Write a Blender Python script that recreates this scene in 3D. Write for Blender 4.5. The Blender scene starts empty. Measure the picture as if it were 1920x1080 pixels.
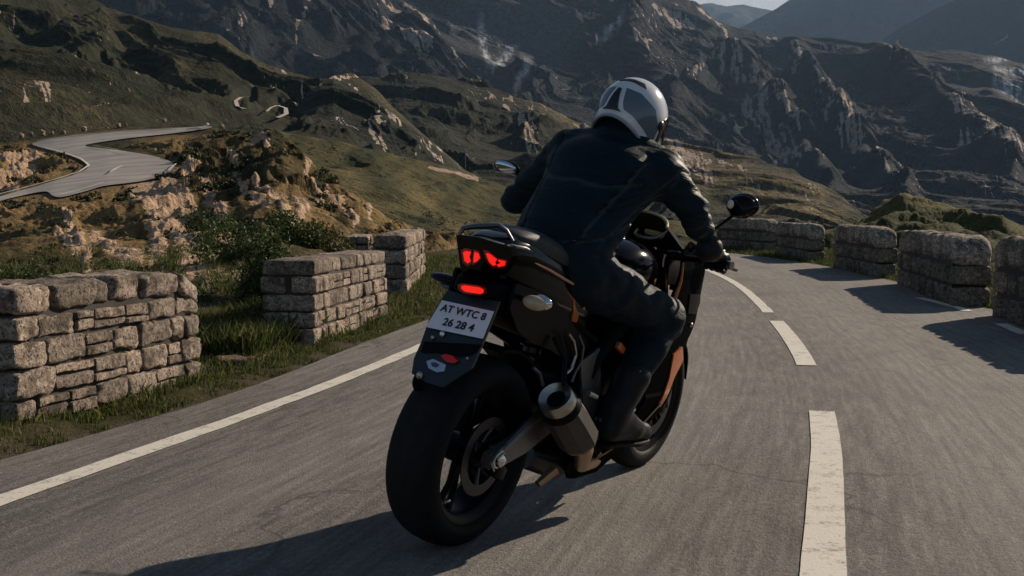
import bpy, bmesh, math, random
import numpy as np
from mathutils import Vector, Matrix
from mathutils.geometry import delaunay_2d_cdt
from mathutils import noise as mnoise
random.seed(7); rng = np.random.default_rng(5)
SC = bpy.context.scene; COL = SC.collection
# ---------------------------------------------------------------- camera model (1920x1080 photo pixels)
FPX = 2238.0; YH = 395.0; H = 1.11
PITCH = math.atan((540-YH)/FPX)
Fv = np.array([0, math.cos(PITCH), -math.sin(PITCH)]); Uv = np.array([0, math.sin(PITCH), math.cos(PITCH)]); Rv = np.array([1., 0, 0])
Cc = np.array([0, 0, H])
def ray(px, py): return Rv*(px-960)/FPX + Uv*(540-py)/FPX + Fv
def ground(px, py, z=0.0):
    d = ray(px, py); t = (z-H)/d[2]; p = Cc+d*t; return float(p[0]), float(p[1])
YAW = math.radians(32); LEAN = math.radians(11)
fw = np.array([math.sin(YAW), math.cos(YAW), 0]); rt = np.array([math.cos(YAW), -math.sin(YAW), 0])
up = math.cos(LEAN)*np.array([0, 0, 1])+math.sin(LEAN)*rt; lf = -(math.cos(LEAN)*rt-math.sin(LEAN)*np.array([0, 0, 1]))
_d = ray(839, 1012); BO = Cc+_d*(H/-_d[2])
def loc(px, py, y=None, x=None):
    d = ray(px, py); n, c = (lf, y) if y is not None else (fw, x)
    t = ((BO+n*c-Cc)@n)/(d@n); p = Cc+d*t-BO
    return (float(p@fw), float(p@lf), float(p@up))
BM = Matrix(((fw[0], lf[0], up[0], BO[0]), (fw[1], lf[1], up[1], BO[1]), (fw[2], lf[2], up[2], BO[2]), (0, 0, 0, 1)))
# ---------------------------------------------------------------- object helpers
def tag(o, label=None, cat=None, group=None, kind=None):
    if label: o['label'] = label
    if cat: o['category'] = cat
    if group: o['group'] = group
    if kind: o['kind'] = kind
    return o
def empty(name, M=None):
    o = bpy.data.objects.new(name, None); COL.objects.link(o); o.empty_display_size = .2
    if M is not None: o.matrix_world = M
    return o
def link(name, me, mat=None, parent=None, smooth=False):
    o = bpy.data.objects.new(name, me); COL.objects.link(o)
    if mat is not None:
        for m in (mat if isinstance(mat, (list, tuple)) else [mat]): me.materials.append(m)
    if smooth: me.shade_smooth()
    if parent is not None: o.parent = parent
    return o
def npmesh(name, V, F):
    me = bpy.data.meshes.new(name); V = np.asarray(V, dtype=np.float32); F = np.asarray(F, dtype=np.int32)
    me.vertices.add(len(V)); me.vertices.foreach_set('co', V.ravel())
    n = F.shape[1]; me.loops.add(F.size); me.loops.foreach_set('vertex_index', F.ravel())
    me.polygons.add(len(F)); me.polygons.foreach_set('loop_start', np.arange(0, F.size, n, dtype=np.int32))
    me.update(calc_edges=True); me.validate(); return me
def pattr(me, name, arr):
    a = me.attributes.new(name, 'FLOAT', 'POINT'); a.data.foreach_set('value', np.asarray(arr, dtype=np.float32).ravel())
def cattr(me, name, arr):
    a = me.attributes.new(name, 'FLOAT_COLOR', 'POINT'); arr = np.asarray(arr, np.float32)
    if arr.shape[1] == 3: arr = np.concatenate([arr, np.ones((len(arr), 1), np.float32)], 1)
    a.data.foreach_set('color', arr.ravel())
def grid_faces(nu, nv, wrapu=False):
    i = np.arange(nu if wrapu else nu-1)[:, None]; j = np.arange(nv-1)[None, :]
    i2 = (i+1) % nu
    return np.stack([(i*nv+j), (i2*nv+j), (i2*nv+j+1), (i*nv+j+1)], -1).reshape(-1, 4)
class MB:
    """collects shapes and links them as ONE mesh object"""
    def __init__(s): s.v = []; s.f = []; s.m = []; s.cm = 0
    def add(s, vs, fs, M=None):
        b = len(s.v)
        for p in vs:
            p = Vector(p)
            s.v.append(M @ p if M is not None else p)
        for f in fs: s.f.append([b+i for i in f]); s.m.append(s.cm)
        return s
    def box(s, c, size, rot=(0, 0, 0), bev=0.0, M=None):
        bm = bmesh.new(); bmesh.ops.create_cube(bm, size=1)
        for v in bm.verts: v.co = Vector((v.co.x*size[0], v.co.y*size[1], v.co.z*size[2]))
        if bev > 0: bmesh.ops.bevel(bm, geom=bm.edges[:], offset=bev, segments=2, affect='EDGES', profile=.5)
        from mathutils import Euler
        T = Matrix.Translation(c) @ Euler(rot).to_matrix().to_4x4()
        bm.verts.index_update()
        s.add([T @ v.co for v in bm.verts], [[v.index for v in f.verts] for f in bm.faces], M); bm.free(); return s
    def tube(s, pts, r, n=10, cap=True, flat=1.0, M=None, closed=False):
        pts = [Vector(p) for p in pts]; N = len(pts); rs = r if isinstance(r, (list, tuple)) else [r]*N
        V = []; prev = None
        for i, p in enumerate(pts):
            if closed: t = pts[(i+1) % N]-pts[i-1]
            else: t = (pts[min(i+1, N-1)]-pts[max(i-1, 0)])
            t.normalize()
            if prev is None:
                a = Vector((0, 0, 1)) if abs(t.z) < .9 else Vector((0, 1, 0))
                u = t.cross(a).normalized()
            else: u = (prev-t*prev.dot(t)).normalized()
            prev = u; w = t.cross(u)
            for k in range(n):
                a = 2*math.pi*k/n; V.append(p+(u*math.cos(a)+w*math.sin(a)*flat)*rs[i])
        F = []
        for i in range(N if closed else N-1):
            j = (i+1) % N
            for k in range(n): F.append([i*n+k, i*n+(k+1) % n, j*n+(k+1) % n, j*n+k])
        if cap and not closed: F.append(list(range(n))[::-1]); F.append([(N-1)*n+k for k in range(n)])
        return s.add(V, F, M)
    def lathe(s, prof, c=(0, 0, 0), axis=(0, 1, 0), n=48, M=None, closed=False):
        ax = Vector(axis).normalized(); a = Vector((0, 0, 1)) if abs(ax.z) < .9 else Vector((1, 0, 0))
        u = ax.cross(a).normalized(); w = ax.cross(u); c = Vector(c); V = []; F = []; m = len(prof)
        for k in range(n):
            t = 2*math.pi*k/n; d = u*math.cos(t)+w*math.sin(t)
            for (r, h) in prof: V.append(c+d*r+ax*h)
        for k in range(n):
            k2 = (k+1) % n
            for j in range(m if closed else m-1):
                j2 = (j+1) % m; F.append([k*m+j, k2*m+j, k2*m+j2, k*m+j2])
        return s.add(V, F, M)
    def loft(s, secs, cap=True, M=None):
        n = len(secs[0]); V = [p for q in secs for p in q]; F = []
        for i in range(len(secs)-1):
            for k in range(n): F.append([i*n+k, i*n+(k+1) % n, (i+1)*n+(k+1) % n, (i+1)*n+k])
        if cap: F.append(list(range(n))[::-1]); F.append([(len(secs)-1)*n+k for k in range(n)])
        return s.add(V, F, M)
    def ell(s, c, r, n=20, M=None, rot=None):
        V = []; F = []; m = n//2
        for i in range(m+1):
            a = math.pi*i/m
            for k in range(n):
                b = 2*math.pi*k/n; p = Vector((math.sin(a)*math.cos(b)*r[0], math.sin(a)*math.sin(b)*r[1], math.cos(a)*r[2]))
                if rot is not None: p = rot @ p
                V.append(p+Vector(c))
        for i in range(m):
            for k in range(n): F.append([i*n+k, (i+1)*n+k, (i+1)*n+(k+1) % n, i*n+(k+1) % n])
        return s.add(V, F, M)
    def build(s, name, mat, parent=None, smooth=True, label=None, sharp=40):
        me = bpy.data.meshes.new(name); me.from_pydata([tuple(v) for v in s.v], [], s.f)
        bm = bmesh.new(); bm.from_mesh(me); bmesh.ops.remove_doubles(bm, verts=bm.verts, dist=1e-5)
        bmesh.ops.recalc_face_normals(bm, faces=bm.faces)
        bm.to_mesh(me); bm.free()
        if len(set(s.m)) > 1 and len(me.polygons) == len(s.m): me.polygons.foreach_set('material_index', s.m)
        o = link(name, me, mat, parent)
        if smooth:
            me.shade_smooth()
            bm = bmesh.new(); bm.from_mesh(me)
            for e in bm.edges:
                if len(e.link_faces) == 2 and e.calc_face_angle(0) > math.radians(sharp): e.smooth = False
            bm.to_mesh(me); bm.free()
        if label: o['label'] = label
        return o
def sec(x, y, z, hw, hh, n=24, e=2.5, ez=None, tilt=0.0):
    """super-elliptic section across the x axis"""
    P = []
    for k in range(n):
        a = 2*math.pi*k/n; c, q = math.cos(a), math.sin(a)
        yy = math.copysign(abs(c)**(2/e), c)*hw; zz = math.copysign(abs(q)**(2/(ez or e)), q)*hh
        P.append((x+zz*tilt, y+yy, z+zz))
    return P
def panel(outline, yf, th, step=.02, side=1):
    """curved sheet: outline in (x,z), y = side*yf(x,z), thickness th inward"""
    n = len(outline); pts = []
    for i in range(n):
        a = Vector(outline[i]); b = Vector(outline[(i+1) % n]); m = max(1, int((b-a).length/step))
        for k in range(m): pts.append(a.lerp(b, k/m))
    nb = len(pts); edges = [(i, (i+1) % nb) for i in range(nb)]
    xs = [p.x for p in pts]; zs = [p.y for p in pts]
    def inside(x, z):
        c = False; j = nb-1
        for i in range(nb):
            if (pts[i].y > z) != (pts[j].y > z) and x < (pts[j].x-pts[i].x)*(z-pts[i].y)/(pts[j].y-pts[i].y)+pts[i].x: c = not c
            j = i
        return c
    allp = list(pts); x = min(xs)
    while x < max(xs):
        z = min(zs)
        while z < max(zs):
            if inside(x, z) and min((p.x-x)**2+(p.y-z)**2 for p in pts) > (step*.5)**2: allp.append(Vector((x, z)))
            z += step
        x += step
    r = delaunay_2d_cdt(allp, edges, [], 1, 1e-6)
    V2, F2 = r[0], r[2]; N = len(V2)
    V = [(p.x, side*yf(p.x, p.y), p.y) for p in V2]+[(p.x, side*(yf(p.x, p.y)-th), p.y) for p in V2]
    F = [list(f) for f in F2]+[[i+N for i in f][::-1] for f in F2]
    from collections import Counter
    cnt = Counter()
    for f in F2:
        for i in range(len(f)): cnt[frozenset((f[i], f[(i+1) % len(f)]))] += 1
    for e, c in cnt.items():
        if c == 1:
            a, b = tuple(e); F.append([a, b, b+N, a+N])
    return V, F
# ---------------------------------------------------------------- numpy noise
_perm = rng.permutation(256); _perm = np.concatenate([_perm, _perm, _perm])
_ga = rng.uniform(0, 2*np.pi, 256); _gx, _gy = np.cos(_ga), np.sin(_ga)
def perlin(x, y, seed=0):
    x = np.asarray(x, float)+seed*17.31; y = np.asarray(y, float)+seed*9.77
    xi = np.floor(x).astype(int); yi = np.floor(y).astype(int); xf = x-xi; yf = y-yi
    u = xf*xf*xf*(xf*(xf*6-15)+10); v = yf*yf*yf*(yf*(yf*6-15)+10)
    def g(ix, iy, dx, dy):
        h = _perm[(_perm[ix & 255]+iy) & 255]; return _gx[h]*dx+_gy[h]*dy
    a = g(xi, yi, xf, yf); b = g(xi+1, yi, xf-1, yf); c = g(xi, yi+1, xf, yf-1); d = g(xi+1, yi+1, xf-1, yf-1)
    return ((a*(1-u)+b*u)*(1-v)+(c*(1-u)+d*u)*v)*1.5
def fbm(x, y, o=5, seed=0, lac=2.03, gain=.5):
    s = 0; a = 1; f = 1
    for i in range(o): s = s+a*perlin(x*f, y*f, seed+i*3.1); a *= gain; f *= lac
    return s
def ridged(x, y, o=5, seed=0, gain=.5):
    s = 0; a = 1; f = 1; w = 1
    for i in range(o):
        n = 1-np.abs(perlin(x*f, y*f, seed+i*2.7)); n = n*n*w; s = s+a*n; w = np.clip(n*1.6, 0, 1); a *= gain; f *= 2.05
    return s
def sstep(a, b, x): t = np.clip((x-a)/(b-a), 0, 1); return t*t*(3-2*t)
# ---------------------------------------------------------------- implicit surfaces -> mesh
def rcone(P, a, b, ra, rb):
    a = np.array(a); b = np.array(b); ba = b-a; pa = P-a; h = np.clip((pa@ba)/(ba@ba), 0, 1)
    return np.linalg.norm(pa-h[..., None]*ba, axis=-1)-(ra+(rb-ra)*h)
def ellip(P, c, r, M=None):
    q = P-np.array(c)
    if M is not None: q = q@M
    k0 = np.linalg.norm(q/np.array(r), axis=-1); k1 = np.linalg.norm(q/np.array(r)**2, axis=-1)+1e-9
    return k0*(k0-1)/k1
def fcone(P, a, b, ra, rb, side, fl):
    """round cone flattened along direction side by factor fl"""
    s = np.array(side, float); s /= np.linalg.norm(s); m = (np.array(a)+np.array(b))/2
    Q = P+(((P-m)@s)*(1/fl-1))[..., None]*s
    sa = np.array(a)+((np.array(a)-m)@s)*(1/fl-1)*s; sb = np.array(b)+((np.array(b)-m)@s)*(1/fl-1)*s
    return rcone(Q, sa, sb, ra, rb)*min(1, fl)
def smin(a, b, k):
    h = np.clip(.5+.5*(b-a)/k, 0, 1); return b*(1-h)+a*h-k*h*(1-h)
def surf(fn, lo, hi, h, name, mat, parent=None, smooth=True):
    """surface nets over fn(P)"""
    lo = np.array(lo, float); hi = np.array(hi, float); n = np.ceil((hi-lo)/h).astype(int)+1
    gx, gy, gz = [lo[i]+np.arange(n[i])*h for i in range(3)]
    D = np.empty(tuple(n), np.float32)
    for i in range(n[0]):
        P = np.stack(np.meshgrid([gx[i]], gy, gz, indexing='ij'), -1); D[i] = fn(P)[0]
    S = D < 0
    c = np.zeros(tuple(n-1), int)
    for dx in (0, 1):
        for dy in (0, 1):
            for dz in (0, 1): c += S[dx:n[0]-1+dx, dy:n[1]-1+dy, dz:n[2]-1+dz]
    act = (c > 0) & (c < 8); idx = -np.ones(act.shape, int); I = np.argwhere(act); idx[act] = np.arange(len(I))
    acc = np.zeros((len(I), 3)); cnt = np.zeros(len(I))
    cor = [(a, b, d) for a in (0, 1) for b in (0, 1) for d in (0, 1)]
    val = {k: D[I[:, 0]+k[0], I[:, 1]+k[1], I[:, 2]+k[2]] for k in cor}
    for p in cor:
        for ax in range(3):
            if p[ax] == 0:
                q = list(p); q[ax] = 1; q = tuple(q); a = val[p]; b = val[q]; m = (a < 0) != (b < 0)
                t = np.where(m, a/np.where(m, a-b, 1), 0); pt = np.tile(np.array(p, float), (len(I), 1)); pt[:, ax] = t
                acc += pt*m[:, None]; cnt += m
    V = lo+(I+acc/np.maximum(cnt, 1)[:, None])*h
    F = []
    for ax in range(3):
        o1, o2 = [(1, 2), (2, 0), (0, 1)][ax]
        sl = [slice(1, n[k]-1) for k in range(3)]; sl[ax] = slice(0, n[ax]-1); s2 = list(sl); s2[ax] = slice(1, n[ax])
        A = S[tuple(sl)]; B = S[tuple(s2)]
        for inside, flip in ((A & ~B, False), (~A & B, True)):
            E = np.argwhere(inside)
            if not len(E): continue
            off = np.array([1, 1, 1]); off[ax] = 0; E = E+off
            d1 = np.zeros(3, int); d1[o1] = 1; d2 = np.zeros(3, int); d2[o2] = 1
            q = [E-d1-d2, E-d2, E, E-d1]
            q = [idx[e[:, 0], e[:, 1], e[:, 2]] for e in q]
            if flip: q = q[::-1]
            F.append(np.stack(q, 1))
    F = np.concatenate(F); me = npmesh(name, V, F)
    return link(name, me, mat, parent, smooth)
# ---------------------------------------------------------------- materials
class NT:
    def __init__(s, name):
        s.m = bpy.data.materials.new(name); s.m.use_nodes = True; s.t = s.m.node_tree; s.n = s.t.nodes; s.l = s.t.links
        s.b = s.n['Principled BSDF']
    def nd(s, typ, **kw):
        o = s.n.new(typ)
        for k, v in kw.items():
            if k.startswith('i_'):
                key = k[2:]; key = int(key) if key.isdigit() else key
                o.inputs[key].default_value = v
            else: setattr(o, k, v)
        return o
    def co(s, kind='Object', scale=(1, 1, 1), rot=(0, 0, 0)):
        tc = s.nd('ShaderNodeTexCoord'); mp = s.nd('ShaderNodeMapping'); mp.inputs['Scale'].default_value = scale; mp.inputs['Rotation'].default_value = rot
        s.l.new(tc.outputs[kind], mp.inputs[0]); return mp.outputs[0]
    def noise(s, co, scale, detail=4, rough=.55, dist=0.0):
        n = s.nd('ShaderNodeTexNoise'); n.inputs['Scale'].default_value = scale; n.inputs['Detail'].default_value = detail
        n.inputs['Roughness'].default_value = rough; n.inputs['Distortion'].default_value = dist
        if co is not None: s.l.new(co, n.inputs['Vector'])
        return n.outputs['Fac']
    def ramp(s, x, stops, interp='LINEAR'):
        r = s.nd('ShaderNodeValToRGB'); e = r.color_ramp.elements; r.color_ramp.interpolation = interp
        while len(e) < len(stops): e.new(.5)
        for i, (p, c) in enumerate(stops):
            e[i].position = p; e[i].color = (*c, 1) if isinstance(c, (tuple, list)) else (c, c, c, 1)
        s.l.new(x, r.inputs[0]); return r.outputs[0]
    def mix(s, f, a, b, mode='MIX'):
        m = s.nd('ShaderNodeMix'); m.data_type = 'RGBA'; m.blend_type = mode
        for sock, v in ((m.inputs[0], f), (m.inputs[6], a), (m.inputs[7], b)):
            if isinstance(v, bpy.types.NodeSocket): s.l.new(v, sock)
            elif isinstance(v, (tuple, list)): sock.default_value = (*v, 1)
            else: sock.default_value = v
        return m.outputs[2]
    def math(s, op, a, b=0.0, clamp=False):
        m = s.nd('ShaderNodeMath'); m.operation = op; m.use_clamp = clamp
        for sock, v in ((m.inputs[0], a), (m.inputs[1], b)):
            if isinstance(v, bpy.types.NodeSocket): s.l.new(v, sock)
            else: sock.default_value = v
        return m.outputs[0]
    def attr(s, name, out='Fac'):
        a = s.nd('ShaderNodeAttribute'); a.attribute_name = name; return a.outputs[out]
    def bump(s, h, strength=.5, dist=.01):
        b = s.nd('ShaderNodeBump'); b.inputs['Strength'].default_value = strength; b.inputs['Distance'].default_value = dist
        s.l.new(h, b.inputs['Height']); s.l.new(b.outputs[0], s.b.inputs['Normal']); return b
    def set(s, **kw):
        for k, v in kw.items():
            k = {'color': 'Base Color', 'rough': 'Roughness', 'metal': 'Metallic', 'coat': 'Coat Weight', 'spec': 'Specular IOR Level', 'trans': 'Transmission Weight', 'emit': 'Emission Color', 'estr': 'Emission Strength', 'ior': 'IOR', 'crough': 'Coat Roughness', 'alpha': 'Alpha', 'sheen': 'Sheen Weight'}[k]
            i = s.b.inputs[k]
            if isinstance(v, bpy.types.NodeSocket): s.l.new(v, i)
            elif isinstance(v, (tuple, list)): i.default_value = (*v, 1)
            else: i.default_value = v
        return s
def simple(name, color, rough=.5, metal=0., bump=0., bs=200., var=.25, **kw):
    t = NT(name); co = t.co(); n = t.noise(co, bs*.15, 3)
    c = t.mix(n, tuple(x*(1-var) for x in color), tuple(min(1, x*(1+var)) for x in color))
    r = t.ramp(t.noise(co, bs*.05, 4), [(0.3, max(0, rough*.8)), (.7, min(1, rough*1.2))])
    t.set(color=c, rough=r, metal=metal, **kw)
    if bump: t.bump(t.noise(co, bs, 4), bump, .003)
    return t.m
# ================================================================ world, sun, camera
w = bpy.data.worlds.new('World'); SC.world = w; w.use_nodes = True
SUN_EL = math.radians(26.5); SUN_AZ = math.radians(47)      # azimuth clockwise from +Y
nt = w.node_tree; nt.nodes.clear(); W = nt.nodes.new; Lk = nt.links.new
sky = W('ShaderNodeTexSky'); sky.sky_type = 'NISHITA'; sky.sun_disc = False; sky.sun_elevation = SUN_EL; sky.sun_rotation = SUN_AZ
sky.altitude = 1800; sky.air_density = 1.0; sky.dust_density = .6
tc = W('ShaderNodeTexCoord'); mp = W('ShaderNodeMapping'); mp.inputs['Scale'].default_value = (3.2, 3.2, 9); Lk(tc.outputs['Generated'], mp.inputs[0])
nz = W('ShaderNodeTexNoise'); nz.inputs['Scale'].default_value = 2.2; nz.inputs['Detail'].default_value = 8; nz.inputs['Roughness'].default_value = .6; Lk(mp.outputs[0], nz.inputs['Vector'])
rp = W('ShaderNodeValToRGB'); rp.color_ramp.elements[0].position = .38; rp.color_ramp.elements[1].position = .55; Lk(nz.outputs['Fac'], rp.inputs[0])
sx = W('ShaderNodeSeparateXYZ'); Lk(tc.outputs['Generated'], sx.inputs[0]); r2 = W('ShaderNodeMapRange'); r2.inputs[1].default_value = .22; r2.inputs[2].default_value = .40; r2.inputs[3].default_value = 1; r2.inputs[4].default_value = .08; Lk(sx.outputs[2], r2.inputs[0])
mm = W('ShaderNodeMath'); mm.operation = 'MULTIPLY'; r3 = W('ShaderNodeMapRange'); r3.inputs[1].default_value = .55; r3.inputs[2].default_value = .85; Lk(sx.outputs[1], r3.inputs[0])
m2 = W('ShaderNodeMath'); m2.operation = 'MULTIPLY'; Lk(r2.outputs[0], m2.inputs[0]); Lk(r3.outputs[0], m2.inputs[1]); Lk(rp.outputs[0], mm.inputs[0]); Lk(m2.outputs[0], mm.inputs[1])
mx = W('ShaderNodeMix'); mx.data_type = 'RGBA'; Lk(mm.outputs[0], mx.inputs[0]); Lk(sky.outputs[0], mx.inputs[6]); mx.inputs[7].default_value = (13, 12.6, 12.2, 1)
bg = W('ShaderNodeBackground'); bg.inputs['Strength'].default_value = .040; Lk(mx.outputs[2], bg.inputs['Color'])
ow = W('ShaderNodeOutputWorld'); Lk(bg.outputs[0], ow.inputs['Surface'])
ld = bpy.data.lights.new('sun', 'SUN'); ld.energy = 5.0; ld.angle = math.radians(.6); ld.color = (1.0, .85, .68)
lo_ = bpy.data.objects.new('sun', ld); COL.objects.link(lo_)
sd = Vector((math.sin(SUN_AZ)*math.cos(SUN_EL), math.cos(SUN_AZ)*math.cos(SUN_EL), math.sin(SUN_EL)))
lo_.rotation_euler = sd.to_track_quat('Z', 'Y').to_euler()
cam = bpy.data.cameras.new('camera'); co_ = bpy.data.objects.new('camera', cam); COL.objects.link(co_); SC.camera = co_
cam.sensor_width = 36; cam.lens = FPX/1920*36; cam.clip_start = .05; cam.clip_end = 40000
co_.location = (0, 0, H); co_.rotation_euler = (math.pi/2-PITCH, 0, 0)
SC.view_settings.view_transform = 'Standard'; SC.view_settings.look = 'None'; SC.view_settings.exposure = .50; SC.view_settings.gamma = 1
SC.cycles.use_denoising = True; SC.cycles.max_bounces = 6; SC.cycles.volume_bounces = 0; SC.cycles.transparent_max_bounces = 12
SC.cycles.diffuse_bounces = 3; SC.cycles.glossy_bounces = 3
# ================================================================ road geometry: reference line = centre marking
CL = [ground(*p) for p in [(1545, 990), (1548, 790), (1502, 660), (1440, 585), (1380, 530), (1312, 501)]]
# extended backwards and forwards as arcs
def build_center():
    P = [np.array(p) for p in CL]
    # backwards: straight
    d0 = P[1]-P[0]; d0 /= np.linalg.norm(d0)
    back = [P[0]-d0*s for s in (24, 16, 9, 4)]
    h = math.radians(1.0); p = P[-1].copy(); fwd = []
    for i in range(40):
        h -= 2.0/48; p = p+np.array([math.sin(h), math.cos(h)])*2.0; fwd.append(p.copy())
    pts = back+P+fwd
    # Catmull-Rom resample
    out = []
    for i in range(len(pts)-1):
        p0 = pts[max(i-1, 0)]; p1 = pts[i]; p2 = pts[i+1]; p3 = pts[min(i+2, len(pts)-1)]
        for k in range(16):
            t = k/16; out.append(.5*((2*p1)+(-p0+p2)*t+(2*p0-5*p1+4*p2-p3)*t*t+(-p0+3*p1-3*p2+p3)*t**3))
    out = np.array(out)
    for _ in range(60): out[1:-1] = (out[:-2]+2*out[1:-1]+out[2:])/4
    s = np.concatenate([[0], np.cumsum(np.linalg.norm(np.diff(out, axis=0), axis=1))])
    S = np.arange(0, s[-1], .1); return S, np.stack([np.interp(S, s, out[:, 0]), np.interp(S, s, out[:, 1])], 1)
RS, RC = build_center()
RT = np.gradient(RC, axis=0); RT /= np.linalg.norm(RT, axis=1)[:, None]; RN = np.stack([-RT[:, 1], RT[:, 0]], 1)   # RN points left
def road_sd(x, y):
    """signed lateral offset (left positive) and station of points"""
    sh = np.shape(x); P = np.stack([np.ravel(x), np.ravel(y)], 1); A = RC[::5]; best = np.full(len(P), 1e9); bi = np.zeros(len(P), int)
    for c in range(0, len(P), 20000):
        d = ((P[c:c+20000, None, :]-A[None])**2).sum(-1); j = d.argmin(1); bi[c:c+20000] = j*5; best[c:c+20000] = d[np.arange(len(j)), j]
    off = ((P-RC[bi])*RN[bi]).sum(1); return off.reshape(sh), RS[bi].reshape(sh)
def zroad(s, y=None):   # dips away past the bend
    return -np.clip(np.asarray(s)-62, 0, None)**2*.004
def leftw(s): return np.interp(s, [0, 24, 30, 60], [3.05, 3.05, 3.02, 3.0])
def rightw(s): return np.interp(s, [0, 24, 31, 34, 40, 50, 70], [2.6, 2.5, 2.3, 2.15, 2.2, 2.3, 2.5])
def strip(name, s0, s1, o0, o1, z, mat, n_across=2, jag=0.0, parent=None, step=1, extra=None):
    m = (RS >= s0) & (RS <= s1); idx = np.nonzero(m)[0][::step]; S = RS[idx]
    a = o0(S) if callable(o0) else np.full(len(S), o0); b = o1(S) if callable(o1) else np.full(len(S), o1)
    if jag: a = a+jag*fbm(S*2.1, S*0, 5, 3); b = b+jag*fbm(S*2.3, S*0+9, 5, 5)
    t = np.linspace(0, 1, n_across); O = a[:, None]*(1-t)+b[:, None]*t
    X = RC[idx][:, None, :]+RN[idx][:, None, :]*O[..., None]
    Z = np.broadcast_to((zroad(S)+z)[:, None], O.shape)
    if extra is not None: Z = Z+extra(O, S[:, None])
    V = np.concatenate([X, Z[..., None]], -1).reshape(-1, 3); me = npmesh(name, V, grid_faces(len(S), n_across)[:, ::-1])
    pattr(me, 'u', np.broadcast_to(S[:, None], O.shape)); pattr(me, 'v', O)
    o = link(name, me, mat, parent, True); return o
# ---------------------------------------------------------------- asphalt
def asphalt():
    t = NT('asphalt'); cb = t.nd('ShaderNodeCombineXYZ'); t.l.new(t.attr('u'), cb.inputs[0]); t.l.new(t.attr('v'), cb.inputs[1]); c0 = cb.outputs[0]
    mp1 = t.nd('ShaderNodeMapping'); mp1.inputs['Scale'].default_value = (.10, 1.3, 1); t.l.new(c0, mp1.inputs[0])
    mp2 = t.nd('ShaderNodeMapping'); mp2.inputs['Scale'].default_value = (1.4, 9, 1); t.l.new(c0, mp2.inputs[0])
    wear = t.noise(mp1.outputs[0], 1.0, 6, .6); streak = t.noise(mp2.outputs[0], 1.8, 5, .65)
    patch = t.noise(c0, .55, 5, .6, .6); grit = t.noise(c0, 95, 3, .8); grit2 = t.noise(c0, 30, 3, .75)
    c = t.ramp(wear, [(.3, (.092, .083, .074)), (.7, (.160, .145, .129))])
    c = t.mix(t.math('MULTIPLY', t.ramp(streak, [(.38, 0.), (.66, 1.)]), .75), c, (.235, .212, .188))
    c = t.mix(t.ramp(patch, [(.45, 0.), (.72, .45)]), c, (.07, .065, .06))
    c = t.mix(.75, c, t.ramp(grit, [(.34, .45), (.5, .95), (.66, 1.6)]), 'MULTIPLY')
    c = t.mix(.8, c, t.ramp(grit2, [(.32, .62), (.68, 1.35)]), 'MULTIPLY')
    vv = t.attr('v'); trk = None
    for c_ in (.78, 2.25, -.75, -1.75):
        g_ = t.math('POWER', 2.718, t.math('MULTIPLY', t.math('POWER', t.math('ABSOLUTE', t.math('SUBTRACT', vv, c_)), 2.0), -9.0)); trk = g_ if trk is None else t.math('ADD', trk, g_)
    c = t.mix(t.math('MULTIPLY', trk, .30), c, (.26, .24, .215))
    oil = t.math('POWER', 2.718, t.math('MULTIPLY', t.math('POWER', t.math('ABSOLUTE', t.math('SUBTRACT', vv, 1.5)), 2.0), -14.0)); c = t.mix(t.math('MULTIPLY', oil, t.math('MULTIPLY', wear, .7)), c, (.06, .056, .052))
    mp3 = t.nd('ShaderNodeMapping'); mp3.inputs['Scale'].default_value = (.9, 26, 1); t.l.new(c0, mp3.inputs[0]); st3 = t.noise(mp3.outputs[0], 1.0, 4, .6); c = t.mix(.55, c, t.ramp(st3, [(.33, .62), (.66, 1.35)]), 'MULTIPLY')
    vo = t.nd('ShaderNodeTexVoronoi'); vo.feature = 'DISTANCE_TO_EDGE'; vo.inputs['Scale'].default_value = .55
    wp = t.nd('ShaderNodeVectorMath'); wp.operation = 'ADD'; nn = t.nd('ShaderNodeTexNoise'); nn.inputs['Scale'].default_value = 1.7; nn.inputs['Detail'].default_value = 5
    t.l.new(c0, nn.inputs['Vector']); t.l.new(c0, wp.inputs[0]); t.l.new(nn.outputs['Color'], wp.inputs[1]); t.l.new(wp.outputs[0], vo.inputs['Vector'])
    crack = t.ramp(vo.outputs['Distance'], [(0., 1.), (.012, 0.)]); crack = t.math('MULTIPLY', crack, t.ramp(t.noise(c0, .35, 2), [(.5, 0.), (.6, .7)]))
    c = t.mix(crack, c, (.03, .028, .026))
    t.set(color=c, rough=.86, spec=.35); t.bump(t.math('ADD', grit, grit2), .8, .008); return t.m
M_asphalt = asphalt()
def paint(name, col, wearpos=.35):
    t = NT(name); co = t.co(); n = t.noise(co, 9, 6, .7); n2 = t.noise(co, 70, 3, .7)
    worn = t.ramp(t.math('ADD', t.math('MULTIPLY', n, .6), t.math('MULTIPLY', n2, .4)), [(wearpos, 1.), (wearpos+.13, 0.)])
    c = t.mix(worn, col, (.16, .145, .125)); t.set(color=c, rough=.7); t.bump(n2, .5, .004); return t.m
M_paint = paint('road_paint', (.66, .61, .52)); M_paint2 = paint('faded_road_paint', (.42, .38, .32), .44)
sh_l = lambda S: leftw(S)+.50+.05*np.sin(S*.9)
road = strip('road', 2, 118, sh_l, lambda S: -rightw(S)-.38, .0, M_asphalt, 24, extra=lambda O, S: .0)
tag(road, kind='structure')
def seam(nm, s0, s1, off, wd, col=None):
    o = strip(nm, s0, s1, lambda S: off(S)+wd/2, lambda S: off(S)-wd/2, .003, M_seam, 2, jag=.015); return tag(o, kind='structure')
t_ = NT('tar'); t_.set(color=t_.ramp(t_.noise(t_.co(), 25, 4), [(.3, (.05, .045, .04)), (.7, (.10, .09, .08))]), rough=.7); M_seam = t_.m
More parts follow.
